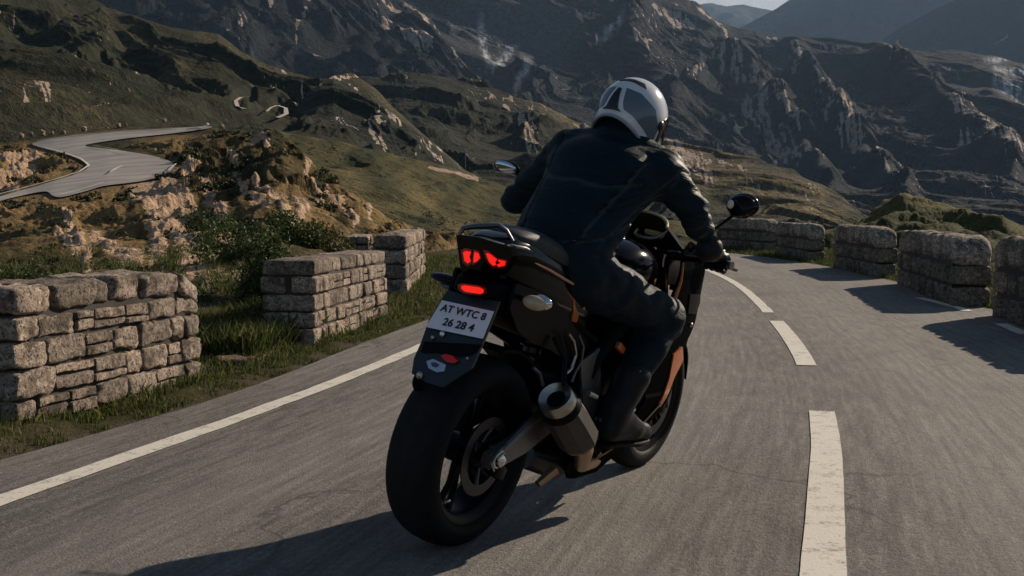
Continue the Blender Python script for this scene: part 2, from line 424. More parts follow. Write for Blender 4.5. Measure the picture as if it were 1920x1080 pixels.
def st(px, py): x, y = ground(px, py); o, s = road_sd(np.array([x]), np.array([y])); return float(s[0]), float(o[0])
# stations of the marking ends, from the photograph
sA = st(1548, 1079)[0]-3.5; sB = st(1548, 775)[0]; sC = st(1506, 690)[0]; sD = st(1450, 602)[0]; sE = st(1437, 585)[0]; sF = st(1312, 501)[0]
lm = strip('road_marking', sA, sB, .070, -.068, .005, M_paint, 2, .002); tag(lm, kind='structure')
lm = strip('road_marking', sC, sD, .070, -.070, .005, M_paint, 2, .002); tag(lm, kind='structure')
lm = strip('road_marking', sE, sF+12, .06, -.06, .005, M_paint, 2, .006); tag(lm, kind='structure')
lm = strip('road_marking', 2, 118, lambda S: leftw(S)+.06, lambda S: leftw(S)-.06, .005, M_paint, 2, .008); tag(lm, kind='structure')
for (a, b) in (((1925, 628), (1875, 607)), ((1822, 587), (1795, 576)), ((1790, 575), (1718, 557))):
    (s0, o0), (s1, o1) = st(*a), st(*b)
    if b[0] == 1718: pass
    lm = strip('road_marking', s0, s1, lambda S: np.interp(S, [s0, s1], [o0+.06, o1+.06]), lambda S: np.interp(S, [s0, s1], [o0-.06, o1-.06]), .005, M_paint, 2, .01); tag(lm, kind='structure')
# ================================================================ near ground sheet
def ground_z(x, y):
    off, s = road_sd(x, y)
    L = leftw(s)+.45; R_ = rightw(s)+.33
    e = np.maximum(off-L, -off-R_)                    # distance outside the asphalt
    z = zroad(s)-.03+.0*e
    out = np.clip(e, 0, None); b = fbm(x*.9, y*.9, 4, 8)*.05+fbm(x*4, y*4, 3, 2)*.02
    z = z+sstep(.0, .5, e)*(.02+b)
    z = np.where(e < -.1, zroad(s)-.10, z)
    rf = np.clip(-off-R_-3.4, 0, None)                # falls away beyond the wall on the right
    z = z-rf*.34*sstep(0, 3, rf)-sstep(0, 30, rf)*4
    return z
def ground_mesh():
    R = np.concatenate([np.geomspace(.6, 60, 420), np.geomspace(63, 12000, 50)]); A = np.concatenate([np.linspace(-34, 34, 560), np.linspace(35, 325, 150)])
    A = np.radians(A); RR, AA = np.meshgrid(R, A, indexing='ij'); X = RR*np.sin(AA); Y = RR*np.cos(AA)
    near = RR < 120; Z = np.full(X.shape, -60.0); Zn = ground_z(X, Y); Z = np.where(RR < 40, Zn, np.maximum(Zn, -60)-sstep(40, 300, RR)*(60+np.maximum(Zn, -60)))
    V = np.stack([X, Y, Z], -1).reshape(-1, 3); n = len(A)
    i = np.arange(len(R)-1)[:, None]; j = np.arange(n)[None]; j2 = (j+1) % n
    F = np.stack([i*n+j, i*n+j2, (i+1)*n+j2, (i+1)*n+j], -1).reshape(-1, 4)[:, ::-1]
    me = npmesh('ground', V, F)
    off, s = road_sd(X, Y); e = np.maximum(off-leftw(s)-.45, -off-rightw(s)-.33)
    pattr(me, 'edge', e); return me
def m_ground():
    t = NT('verge_ground'); co = t.co(); e = t.attr('edge')
    n1 = t.noise(co, 1.6, 6, .65); n2 = t.noise(co, 14, 5, .7); n3 = t.noise(co, 60, 3, .7)
    grass = t.ramp(n2, [(.3, (.022, .022, .008)), (.5, (.06, .056, .020)), (.72, (.13, .11, .05))])
    dirt = t.ramp(n2, [(.3, (.05, .038, .025)), (.7, (.16, .12, .08))])
    k = t.math('ADD', t.math('MULTIPLY', t.math('SUBTRACT', n1, .5), 1.6), e)
    f = t.ramp(k, [(.05, 0.), (.38, 1.)])
    c = t.mix(f, dirt, grass)
    c = t.mix(t.ramp(n3, [(.35, .6), (.7, 0.)]), c, (.03, .03, .012))
    t.set(color=c, rough=.95, spec=.1); t.bump(t.math('ADD', n2, n3), .9, .03); return t.m
M_ground = m_ground()
g = link('ground', ground_mesh(), M_ground, None, True); tag(g, kind='structure')
# ================================================================ hills: sheets laid between a foot line and a crest line
def m_hill(name, grass_a, grass_b, dry, rock_a, rock_b, sc, rough=.95, bump=1.0, bd=1.0):
    t = NT(name); co = t.co(); rk = t.attr('rock'); dr = t.attr('dry')
    n1 = t.noise(co, sc*.35, 6, .6); n2 = t.noise(co, sc*1.6, 6, .68, .4); n3 = t.noise(co, sc*7, 4, .7)
    cg = t.ramp(n2, [(.34, grass_a), (.64, grass_b)])
    cg = t.mix(t.math('MULTIPLY', dr, t.ramp(n3, [(.3, .35), (.6, 1.)])), cg, dry)
    cg = t.mix(.6, cg, t.ramp(n3, [(.3, .45), (.7, 1.5)]), 'MULTIPLY')
    cr = t.ramp(n3, [(.3, rock_a), (.68, rock_b)])
    # breaks up the edge of the bare rock
    f = t.math('ADD', rk, t.math('MULTIPLY', t.math('SUBTRACT', n2, .5), 1.3)); f = t.math('ADD', f, t.math('MULTIPLY', t.math('SUBTRACT', n3, .5), .7))
    f = t.ramp(f, [(.46, 0.), (.60, 1.)])
    t.set(color=t.mix(f, cg, cr), rough=rough, spec=.12)
    h = t.math('ADD', t.math('MULTIPLY', n2, 1.0), t.math('MULTIPLY', n3, .35)); t.bump(h, bump, bd); return t.m
def ip(tab, x): return np.interp(x, [p[0] for p in tab], [p[1] for p in tab])
class Hill:
    def __init__(s, x0, x1, foot, crest, r0, r1, p=1.3):
        s.x0, s.x1, s.foot, s.crest, s.r0, s.r1, s.p = x0, x1, foot, crest, r0, r1, p
    def fy(s, x): return ip(s.foot, x)
    def cy(s, x): return ip(s.crest, x)
    def rr(s, x, t):
        a = ip(s.r0, x); b = ip(s.r1, x); return a+(b-a)*np.clip(t, 0, 1)**s.p
    def at(s, x, y, lift=0.0):
        """world point of photo pixel (x,y) on the smooth hill face"""
        x = np.asarray(x, float); y = np.asarray(y, float); f = s.fy(x); c = s.cy(x); t = (f-y)/(f-c)
        r = s.rr(x, t); d0 = (x-960)/FPX; k = (YH-y)/FPX
        return np.stack([d0*r, r, H+k*r*1.0+lift], -1)   # r is the depth along Y
    def mesh(s, name, nx, ny, amp, mat, disp, rock=None, dry=None, back=.35, keep=None, kind='structure', tp=1.0, endfade=.5):
        X = np.linspace(s.x0, s.x1, nx)[:, None]+np.zeros((1, ny)); T = (np.linspace(0, 1, ny)**tp)[None]+np.zeros((nx, 1))
        fyv = s.fy(X); cyv = s.cy(X); Yp = fyv+(cyv-fyv)*T
        P = s.at(X, Yp); r = P[..., 1]
        D = disp(X, Yp, T, P); fade = sstep(0, .06, T)*(1-(1-endfade)*sstep(.8, 1, T))
        if keep is not None: fade = fade*keep(X, Yp)
        P[..., 2] += D*amp(r)*fade
        # back side falls behind the crest
        nb = max(6, ny//10); q = np.linspace(0, 1, nb+1)[1:]; top = P[:, -1:, :]; rb = top[..., 1]*(1+back*q[None]); B = np.empty((nx, nb, 3))
        B[..., 0] = (X[:, :1]-960)/FPX*rb; B[..., 1] = rb; B[..., 2] = top[..., 2]-(top[..., 2]+np.abs(top[..., 2])*.2+rb*.12)*q[None]**1.4*.9
        A = np.concatenate([P, B], 1); n2 = ny+nb
        me = npmesh(name, A.reshape(-1, 3), grid_faces(nx, n2)[:, ::-1])
        def full(F): 
            Z = np.zeros((nx, n2)); Z[:, :ny] = F; Z[:, ny:] = F[:, -1:]; return Z
        pattr(me, 'rock', full(rock(X, Yp, T, D) if rock else np.zeros_like(T))); pattr(me, 'dry', full(dry(X, Yp, T, D) if dry else np.zeros_like(T)))
        o = link(name, me, mat, None, True); tag(o, kind=kind); return o
def streaks(X, Y, lines):
    """bare-rock streaks along polylines: (points, half width)"""
    out = np.zeros_like(X)
    for pts, wd in lines:
        d = np.full(X.shape, 1e9)
        for (a, b) in zip(pts[:-1], pts[1:]):
            ax, ay = a; bx, by = b; vx, vy = bx-ax, by-ay; L2 = vx*vx+vy*vy+1e-9
            h = np.clip(((X-ax)*vx+(Y-ay)*vy)/L2, 0, 1); d = np.minimum(d, np.hypot(X-ax-h*vx, Y-ay-h*vy))
        out = np.maximum(out, np.exp(-(d/(wd*1.3))**2))
    return out
def scree(X, Y, sc=1.0, slant=.8, seed=3, thr=.90):
    u = (X-Y*slant)/(17*sc)+.7*fbm(X/(60*sc), Y/(60*sc), 3, seed+5); v = (X*slant+Y)/(85*sc)
    a = 1-np.abs(perlin(u, v, seed)); m = sstep(.05, .45, fbm(X/(110*sc), Y/(70*sc), 3, seed+9)); return sstep(thr, 1.0, a)*m
def rough_mask(X, Y, sc=1.0, seed=1, slant=.8):
    u = (X-Y*slant)/(7*sc); v = (X*slant+Y)/(20*sc); return np.clip(.62+.75*fbm(u, v, 4, seed, gain=.6), 0, 1.15)
def edgefn(lo, hi): return lambda v: sstep(lo, hi, v)
HAZE = 6e-5
def _at(s, x, y, lift=0.0):
    x = np.asarray(x, float); y = np.asarray(y, float); f = s.fy(x); c = s.cy(x); r = s.rr(x, (f-y)/(f-c))
    dx = (x-960)/FPX; dy = (540-y)/FPX; q = dy*math.sin(PITCH)+math.cos(PITCH)
    return np.stack([dx*r/q, r, H+(dy*math.cos(PITCH)-math.sin(PITCH))/q*r+lift], -1)
Hill.at = _at
def footy(tab, z=-.05): return [(x, YH+(H-z)*FPX/r) for x, r in tab]
def inpoly(X, Y, poly):
    c = np.zeros(X.shape, bool); n = len(poly); j = n-1
    for i in range(n):
        xi, yi = poly[i]; xj, yj = poly[j]
        m = ((yi > Y) != (yj > Y)) & (X < (xj-xi)*(Y-yi)/((yj-yi) or 1e-9)+xi); c ^= m; j = i
    return c
def pdist(X, Y, poly, closed=True):
    d = np.full(X.shape, 1e9); n = len(poly)
    for i in range(n if closed else n-1):
        ax, ay = poly[i]; bx, by = poly[(i+1) % n]; vx, vy = bx-ax, by-ay
        h = np.clip(((X-ax)*vx+(Y-ay)*vy)/(vx*vx+vy*vy+1e-9), 0, 1); d = np.minimum(d, np.hypot(X-ax-h*vx, Y-ay-h*vy))
    return d
def smoothpoly(poly, it=2):
    for _ in range(it):
        o = []
        for i in range(len(poly)):
            a = np.array(poly[i]); b = np.array(poly[(i+1) % len(poly)]); o += [tuple(a*.75+b*.25), tuple(a*.25+b*.75)]
        poly = o
    return poly
# ---- the near rocky hillside with the hairpin road
HAIR = smoothpoly([(-60, 392), (0, 371), (60, 355), (110, 340), (150, 327), (170, 315), (152, 302), (120, 290), (80, 280), (52, 271), (100, 260), (200, 249), (280, 245), (345, 241), (398, 238), (398, 242), (345, 250), (240, 261), (185, 269), (150, 276), (200, 281), (250, 288), (300, 297), (334, 312), (308, 334), (262, 344), (195, 351), (165, 361), (112, 375), (97, 370), (88, 360), (40, 370), (0, 380), (-60, 400)], 2)
r0I = [(-700, 8), (-200, 8), (0, 8.6), (250, 9.6), (380, 10.5), (520, 12.6), (600, 15.5), (700, 22), (760, 28), (860, 36), (1050, 46)]
crI = [(-700, 240), (-100, 258), (0, 262), (52, 261), (100, 252), (200, 241), (345, 233), (400, 240), (440, 248), (480, 244), (505, 243), (530, 256), (560, 283), (600, 322), (640, 352), (680, 384), (720, 412), (760, 432), (800, 444), (900, 462), (1050, 476)]
HI = Hill(-700, 1050, footy(r0I), crI, r0I, [(-700, 75), (345, 75), (480, 62), (560, 54), (640, 50), (760, 48), (900, 50), (1050, 58)], 2.1)
RK_I = [([(262, 352), (300, 400), (345, 440), (425, 462)], 17), ([(300, 350), (335, 400), (360, 430)], 14), ([(320, 425), (380, 470), (432, 515)], 17), ([(285, 430), (300, 470), (296, 500)], 10), ([(345, 470), (350, 520)], 12), ([(375, 490), (392, 540), (428, 522)], 9),
    ([(125, 410), (140, 450), (165, 480), (160, 512)], 6), ([(105, 440), (145, 480)], 5), ([(180, 450), (215, 480), (255, 495)], 9), ([(388, 365), (425, 425)], 8), ([(345, 368), (365, 395)], 7), ([(430, 282), (445, 328)], 5), ([(476, 262), (495, 258), (500, 276)], 5), ([(566, 278), (583, 300), (572, 326)], 4), ([(583, 335), (590, 352), (604, 378)], 4), ([(610, 358), (640, 395), (668, 428)], 5),
    ([(452, 348), (475, 385), (500, 392)], 6), ([(478, 352), (500, 362)], 4), ([(500, 372), (530, 378)], 3), ([(530, 398), (558, 428), (590, 436)], 5), ([(690, 376), (694, 412)], 3), ([(0, 305), (60, 300), (78, 292)], 7), ([(20, 330), (60, 318)], 6), ([(0, 340), (30, 352)], 5), ([(240, 372), (262, 362)], 6), ([(330, 322), (372, 312), (345, 335)], 6), ([(550, 390), (575, 400), (560, 412)], 5)]
DR_I = [([(-100, 450), (40, 405), (110, 388), (170, 415), (230, 460), (270, 500)], 34), ([(110, 375), (200, 365), (300, 350)], 14), ([(60, 300), (110, 305), (130, 320)], 16), ([(540, 380), (600, 420)], 22), ([(640, 360), (760, 440)], 14), ([(150, 440), (200, 470)], 20), ([(0, 320), (120, 330)], 14), ([(400, 260), (330, 262), (300, 268)], 8), ([(700, 440), (860, 460)], 10)]
def dispI(X, Y, T, P):
    x, y = P[..., 0], P[..., 1]; w1 = fbm(x*.2, y*.2, 3, 4)
    a = ridged(x*.30+w1*.6+y*.05, y*.16+w1*.5, 5, 11)-.9
    return a*1.1+fbm(x*.9, y*.9, 4, 6)*.35+.30*streaks(X, Y, RK_I)*(ridged(x*1.1+y*.4, y*1.3, 5, 13, .6)-.7)
_kc = {}
def keepI(X, Y):
    d = pdist(X, Y, HAIR); ins = inpoly(X, Y, HAIR); return np.where(ins, 0, sstep(2, 26, d))
def rockI(X, Y, T, D):
    s = streaks(X, Y, [(p_, w_*1.3) for p_, w_ in RK_I]); return np.clip(s*.95+np.clip(D, 0, 1)*.12, 0, 1)*(1-inpoly(X, Y, HAIR))+.0
def dryI(X, Y, T, D): return np.clip(streaks(X, Y, DR_I)*1.0+.22+.45*fbm(X*.02, Y*.03, 3, 3), 0, 1)
M_hI = m_hill('near_hillside', (.010, .011, .004), (.050, .046, .014), (.27, .175, .075), (.22, .14, .08), (.66, .46, .31), 1.0, bump=1.0, bd=.25)
HI.mesh('hill', 820, 400, lambda r: .010+.014*np.clip(r-9, 0, 40), M_hI, dispI, rockI, dryI, back=.35, keep=keepI, endfade=.45)
# hairpin road draped on the hillside
def drape(name, poly, hill, lift, mat, step=6):
    pts = [Vector(p) for p in poly]; nb = len(pts); xs = [p.x for p in pts]; ys = [p.y for p in pts]
    gx, gy = np.meshgrid(np.arange(min(xs), max(xs), step), np.arange(min(ys), max(ys), step*.6)); ok = inpoly(gx, gy, poly) & (pdist(gx, gy, poly) > step*.4)
    allp = pts+[Vector((a, b)) for a, b in zip(gx[ok], gy[ok])]
    r = delaunay_2d_cdt(allp, [(i, (i+1) % nb) for i in range(nb)], [], 1, 1e-5); V2 = np.array([(p.x, p.y) for p in r[0]]); V = hill.at(V2[:, 0], V2[:, 1], lift)
    me = bpy.data.meshes.new(name); me.from_pydata([tuple(v) for v in V], [], [list(f) for f in r[2]])
    bm = bmesh.new(); bm.from_mesh(me); bmesh.ops.recalc_face_normals(bm, faces=bm.faces)
    if sum(f.normal.z for f in bm.faces) < 0: bmesh.ops.reverse_faces(bm, faces=bm.faces)
    bm.to_mesh(me); bm.free()
    o = link(name, me, mat, None, True); tag(o, kind='structure'); return o
def ribbon(name, pts, wpx, hill, lift, mat):
    P = np.array(pts, float); s = np.concatenate([[0], np.cumsum(np.hypot(*np.diff(P, axis=0).T))]); S = np.arange(0, s[-1], 2.0)
    x = np.interp(S, s, P[:, 0]); y = np.interp(S, s, P[:, 1]); C = hill.at(x, y, lift); T = np.gradient(C, axis=0); T[:, 2] = 0; T /= np.linalg.norm(T, axis=1)[:, None]+1e-9
    N = np.stack([-T[:, 1], T[:, 0], T[:, 2]*0], 1)
    # world half width from the pixel width
    wd = np.interp(S, s, wpx if hasattr(wpx, '__len__') else [wpx]*len(P))*C[:, 1]/FPX*.5; wd = wd*np.clip(1/np.maximum(.25, np.abs(T[:, 1])+.1*np.abs(T[:, 0])), 1, 3.0)
    V = np.stack([C+N*wd[:, None], C-N*wd[:, None]], 1).reshape(-1, 3); me = npmesh(name, V, grid_faces(len(S), 2)); o = link(name, me, mat, None, True); tag(o, kind='structure'); return o
t_ = NT('far_asphalt'); n_ = t_.noise(t_.co(), .5, 5); t_.set(color=t_.mix(t_.ramp(t_.noise(t_.co(scale=(.3, 1.2, 1)), 1.2, 4), [(.4, 0.), (.65, .6)]), t_.ramp(n_, [(.3, (.32, .285, .25)), (.7, (.42, .38, .335))]), (.16, .145, .13)), rough=.9); M_far = t_.m
drape('road', HAIR, HI, .07, M_far)
M_line = simple('edge_line_paint', (.62, .56, .48), .8)
ribbon('road_marking', [(-40, 384), (0, 371), (60, 355), (110, 341), (150, 328), (167, 316), (152, 303), (120, 291), (84, 281)], [3, 3, 4, 4, 4, 5, 3, 2.5, 2], HI, .16, M_line)
ribbon('road_marking', [(60, 269), (110, 260), (200, 250), (290, 246), (340, 243)], [2, 2, 2.2, 2, 2], HI, .16, M_line)
ribbon('road_marking', [(206, 330), (218, 322), (232, 316)], [2, 6, 2], HI, .16, M_line)
ribbon('road_marking', [(172, 277), (210, 284), (240, 292)], [1.2, 1.2, 1.2], HI, .16, M_line)
# ---- green slope behind it
r0J = [(400, 62), (1500, 62)]
crJ = [(400, 262), (520, 240), (600, 262), (700, 286), (760, 298), (820, 316), (880, 335), (940, 348), (1000, 366), (1100, 392), (1250, 412), (1500, 440)]
HJ = Hill(400, 1500, [(400, 470), (700, 470), (900, 500), (1500, 520)], crJ, r0J, [(400, 150), (900, 170), (1500, 150)], 1.2)
def dispJ(X, Y, T, P): x, y = P[..., 0]/38, P[..., 1]/38; w1 = fbm(x*.7, y*.7, 3, 7); return ridged(x+w1*.5+y*.4, y*.6-w1*.4, 5, 21)-.9
M_hJ = m_hill('green_slope', (.009, .014, .005), (.055, .056, .016), (.17, .13, .05), (.16, .12, .09), (.55, .41, .3), .25, bd=.8)
HJ.mesh('hill', 500, 220, lambda r: .012*r, M_hJ, dispJ, lambda X, Y, T, D: streaks(X, Y, [([(805, 318), (850, 332), (895, 342)], 2)]), lambda X, Y, T, D: np.clip(.25+.5*fbm(X*.012+Y*.02, Y*.02, 3, 2)+streaks(X, Y, [([(640, 330), (740, 420)], 14), ([(760, 340), (860, 440)], 10)])*.5, 0, 1))
# ---- middle ridge with the grassy crest
crB = [(440, 330), (520, 240), (560, 195), (600, 158), (625, 140), (660, 138), (700, 165), (750, 208), (800, 252), (830, 281), (870, 318), (920, 338), (1000, 362), (1150, 396), (1350, 430)]
HB = Hill(440, 1350, [(440, 420), (1350, 450)], crB, [(440, 160), (1350, 160)], [(440, 250), (660, 330), (900, 290), (1350, 300)], 1.15)
RK_B = [([(600, 160), (612, 142), (640, 146), (698, 141)], 3), ([(655, 158), (672, 168)], 4), ([(686, 222), (708, 262), (732, 302)], 3.6), ([(696, 220), (722, 246)], 3), ([(725, 226), (750, 250)], 4), ([(734, 213), (756, 228)], 3.5), ([(712, 250), (726, 278)], 2.5), ([(790, 264), (806, 272)], 3), ([(822, 276), (832, 284)], 3), ([(812, 298), (824, 310)], 3), ([(765, 246), (768, 250)], 3)]
def dispB(X, Y, T, P): x, y = P[..., 0]/55, P[..., 1]/55; w1 = fbm(x*.8, y*.8, 3, 17); return ridged(x*1.1+w1*.6+y*.3, y*.5-w1*.3, 7, 31, .56)-.98
M_hB = m_hill('dark_ridge', (.008, .013, .011), (.020, .027, .020), (.105, .088, .04), (.22, .18, .15), (.66, .52, .40), .12, bd=1.6)
HB.mesh('hill', 560, 260, lambda r: .011*r, M_hB, dispB, lambda X, Y, T, D: streaks(X, Y, RK_B)*rough_mask(X, Y, .8, 2)+.85*scree(X, Y, .7, .6, 4), lambda X, Y, T, D: np.clip(sstep(.90, 1.0, T)*.8*sstep(600, 700, X)+.1, 0, 1), endfade=.25)
# ---- big dark green flank on the left
crA = [(-700, -260), (-300, -140), (0, -50), (200, 3), (300, 42), (410, 68), (450, 98), (535, 128), (600, 143), (650, 190), (700, 240), (760, 290), (850, 340)]
HA = Hill(-700, 850, [(-700, 300), (330, 300), (850, 370)], crA, [(-700, 85), (850, 170)], [(-700, 420), (200, 430), (600, 420), (850, 380)], 1.25)
RK_A = [([(404, 84), (430, 98), (448, 116)], 6), ([(513, 113), (535, 130)], 3.5), ([(140, 121), (175, 131)], 2.5), ([(8, 146), (60, 165), (110, 190)], 5), ([(48, 178), (100, 205), (140, 212)], 5), ([(150, 190), (205, 212)], 4), ([(175, 200), (200, 212)], 4), ([(535, 182), (570, 174)], 3.5), ([(592, 176), (602, 174)], 3), ([(508, 190), (514, 190)], 3), ([(342, 76), (350, 80)], 3), ([(300, 48), (308, 52)], 3), ([(120, 36), (135, 38)], 3), ([(500, 104), (480, 108)], 2)]
DR_A = [([(300, 146), (350, 147)], 7), ([(0, 150), (60, 180), (180, 230)], 26), ([(100, 40), (250, 60)], 16), ([(380, 70), (460, 110), (600, 150)], 12)]
LOOP1 = [(470, 193), (452, 194), (442, 202), (446, 213), (462, 218), (495, 219)]
LOOP2 = [(495, 232), (520, 234), (537, 226), (536, 214), (520, 209), (508, 214), (500, 222)]
def dispA(X, Y, T, P): x, y = P[..., 0]/75, P[..., 1]/75; w1 = fbm(x*.7, y*.7, 3, 27); return ridged(x*.9+w1*.7-y*.35, y*.6+w1*.4, 7, 41, .56)-.98
M_hA = m_hill('green_flank', (.006, .010, .005), (.022, .026, .012), (.085, .07, .035), (.2, .16, .12), (.62, .47, .35), .10, bd=1.8)
HA.mesh('hill', 640, 420, lambda r: .016*r, M_hA, dispA, lambda X, Y, T, D: streaks(X, Y, RK_A)*rough_mask(X, Y, .8, 3, 1.6)+.6*scree(X, Y, .7, 1.8, 7, .93), lambda X, Y, T, D: np.clip(streaks(X, Y, DR_A)*.6+.15, 0, 1), endfade=.4, keep=lambda X, Y: sstep(3, 16, np.minimum(pdist(X, Y, LOOP1, False), pdist(X, Y, LOOP2, False))))
ribbon('road_marking', [(112, 373), (165, 359), (195, 349), (262, 342), (308, 332), (331, 313)], [2.5, 2.5, 2.5, 2.5, 3, 3], HI, .16, M_line)
M_pale = simple('far_pale_road', (.50, .42, .36), .9, bs=2)
ribbon('road', [(470, 193), (452, 194), (442, 202), (446, 213), (462, 218), (495, 219)], [5, 7, 7, 7, 7, 5], HA, 1.5, M_pale)
ribbon('road', [(495, 232), (520, 234), (537, 226), (536, 214), (520, 209), (508, 214), (500, 222)], [5, 9, 9, 7, 6, 5, 5], HA, 1.5, M_pale)
ribbon('road', [(350, 249), (372, 246), (392, 240), (388, 236)], [3, 4, 4, 3], HI, .2, M_pale)
# ---- long slope behind the rider, running down to the right
crC = [(480, 200), (560, 158), (640, 146), (700, 141), (760, 133), (820, 136), (870, 145), (920, 160), (960, 176), (1010, 188), (1050, 205), (1100, 238), (1180, 255), (1250, 262), (1330, 284), (1400, 298), (1450, 310), (1540, 348), (1580, 372), (1620, 402), (1680, 430), (1900, 470), (2400, 500)]
HC = Hill(480, 2400, [(480, 470), (1200, 480), (2400, 520)], crC, [(480, 230), (1100, 180), (1600, 120), (2400, 110)], [(480, 760), (900, 720), (1250, 560), (1540, 430), (1680, 380), (2400, 380)], 1.2)
RK_C = [([(946, 195), (965, 205), (985, 222), (1005, 262)], 6), ([(975, 225), (1000, 275)], 6), ([(1000, 172), (1040, 195), (1062, 210)], 3), ([(1080, 222), (1100, 242)], 5), ([(1245, 262), (1275, 285), (1300, 310), (1330, 335)], 12), ([(1225, 270), (1260, 320), (1280, 345)], 10), ([(1290, 290), (1330, 300)], 4), ([(925, 152), (930, 156)], 3), ([(955, 178), (960, 180)], 3), ([(1350, 300), (1400, 320)], 3), ([(1420, 340), (1500, 372), (1560, 405)], 2.5), ([(1400, 350), (1460, 370), (1520, 400)], 3)]
DR_C = [([(990, 168), (1060, 205), (1110, 240), (1250, 275), (1400, 300)], 16), ([(1300, 300), (1420, 360), (1560, 410)], 26), ([(1240, 300), (1300, 360)], 30), ([(1420, 330), (1540, 360)], 12), ([(1420, 400), (1560, 420)], 20)]
def dispC(X, Y, T, P): x, y = P[..., 0]/95, P[..., 1]/95; w1 = fbm(x*.8, y*.8, 3, 37); return ridged(x*1.2+w1*.6+y*.5, y*.45-w1*.4, 7, 51, .56)-.98
M_hC = m_hill('long_slope', (.009, .014, .011), (.026, .032, .018), (.15, .115, .055), (.22, .17, .13), (.62, .47, .35), .07, bd=3)
HC.mesh('hill', 900, 300, lambda r: .012*r, M_hC, dispC, lambda X, Y, T, D: streaks(X, Y, RK_C)*rough_mask(X, Y, .9, 4)+.8*scree(X, Y, .8, 1.0, 11), lambda X, Y, T, D: np.clip(streaks(X, Y, DR_C)*.9+.1, 0, 1), endfade=.35)
# ---- grassy knoll beyond the right-hand wall
crH = [(1540, 440), (1600, 418), (1640, 395), (1665, 380), (1700, 373), (1730, 379), (1770, 394), (1820, 405), (1880, 412), (1910, 426), (1960, 445), (2100, 470)]
HH = Hill(1540, 2100, [(1540, 520), (2100, 560)], crH, [(1540, 40), (2100, 34)], [(1540, 75), (1700, 85), (2100, 62)], 1.2)
M_hH = m_hill('knoll_grass', (.016, .022, .006), (.06, .066, .018), (.15, .13, .045), (.1, .08, .05), (.3, .24, .16), .6, bd=.4)
HH.mesh('hill', 240, 120, lambda r: .02*r, M_hH, lambda X, Y, T, P: fbm(P[..., 0]/8, P[..., 1]/8, 5, 3)+.3*ridged(P[..., 0]/5, P[..., 1]/5, 4, 9)-.3, None, lambda X, Y, T, D: np.clip(sstep(.75, 1, T)*.7+.15, 0, 1), endfade=.4)
# ---- dark massif on the left
crD = [(-1500, -500), (-400, -420), (200, -330), (450, -300), (600, -180), (690, -60), (735, -8), (770, 8), (810, 38), (845, 85), (880, 128), (920, 158), (960, 185), (1050, 230)]
HD = Hill(-1500, 1050, [(-1500, 330), (1050, 330)], crD, [(-1500, 700), (1050, 900)], [(-1500, 1900), (600, 1900), (900, 1650), (1050, 1500)], 1.1)
RK_D = [([(580, 18), (566, 42), (553, 72)], 4), ([(517, 4), (486, 32)], 3), ([(704, 48), (735, 76), (770, 95), (800, 104), (825, 118), (850, 135)], 4.5), ([(758, 12), (790, 32), (812, 48), (828, 72), (845, 104), (872, 135)], 4), ([(712, -10), (735, 15), (755, 25)], 5), ([(786, 95), (792, 112)], 7), ([(845, 90), (870, 118), (900, 148)], 4), ([(615, 50), (620, 54)], 3), ([(455, 55), (462, 56)], 3), ([(720, 45), (733, 40)], 4)]
def dispD(X, Y, T, P): x, y = P[..., 0]/260, P[..., 1]/260; w1 = fbm(x*.9, y*.9, 3, 47); return ridged(x*1.3+w1*.6+y*.5, y*.5-w1*.4, 8, 61, .58)-1.0
M_hD = m_hill('dark_massif', (.008, .012, .015), (.019, .024, .026), (.05, .05, .045), (.22, .18, .15), (.66, .52, .41), .025, bd=18)
HD.mesh('mountain', 620, 420, lambda r: .021*r, M_hD, dispD, lambda X, Y, T, D: np.clip(streaks(X, Y, RK_D)*rough_mask(X, Y, .9, 5)+.6*scree(X, Y, 1, .7, 15, .94)+.08*np.clip(D, 0, 1), 0, 1), None, endfade=.2)
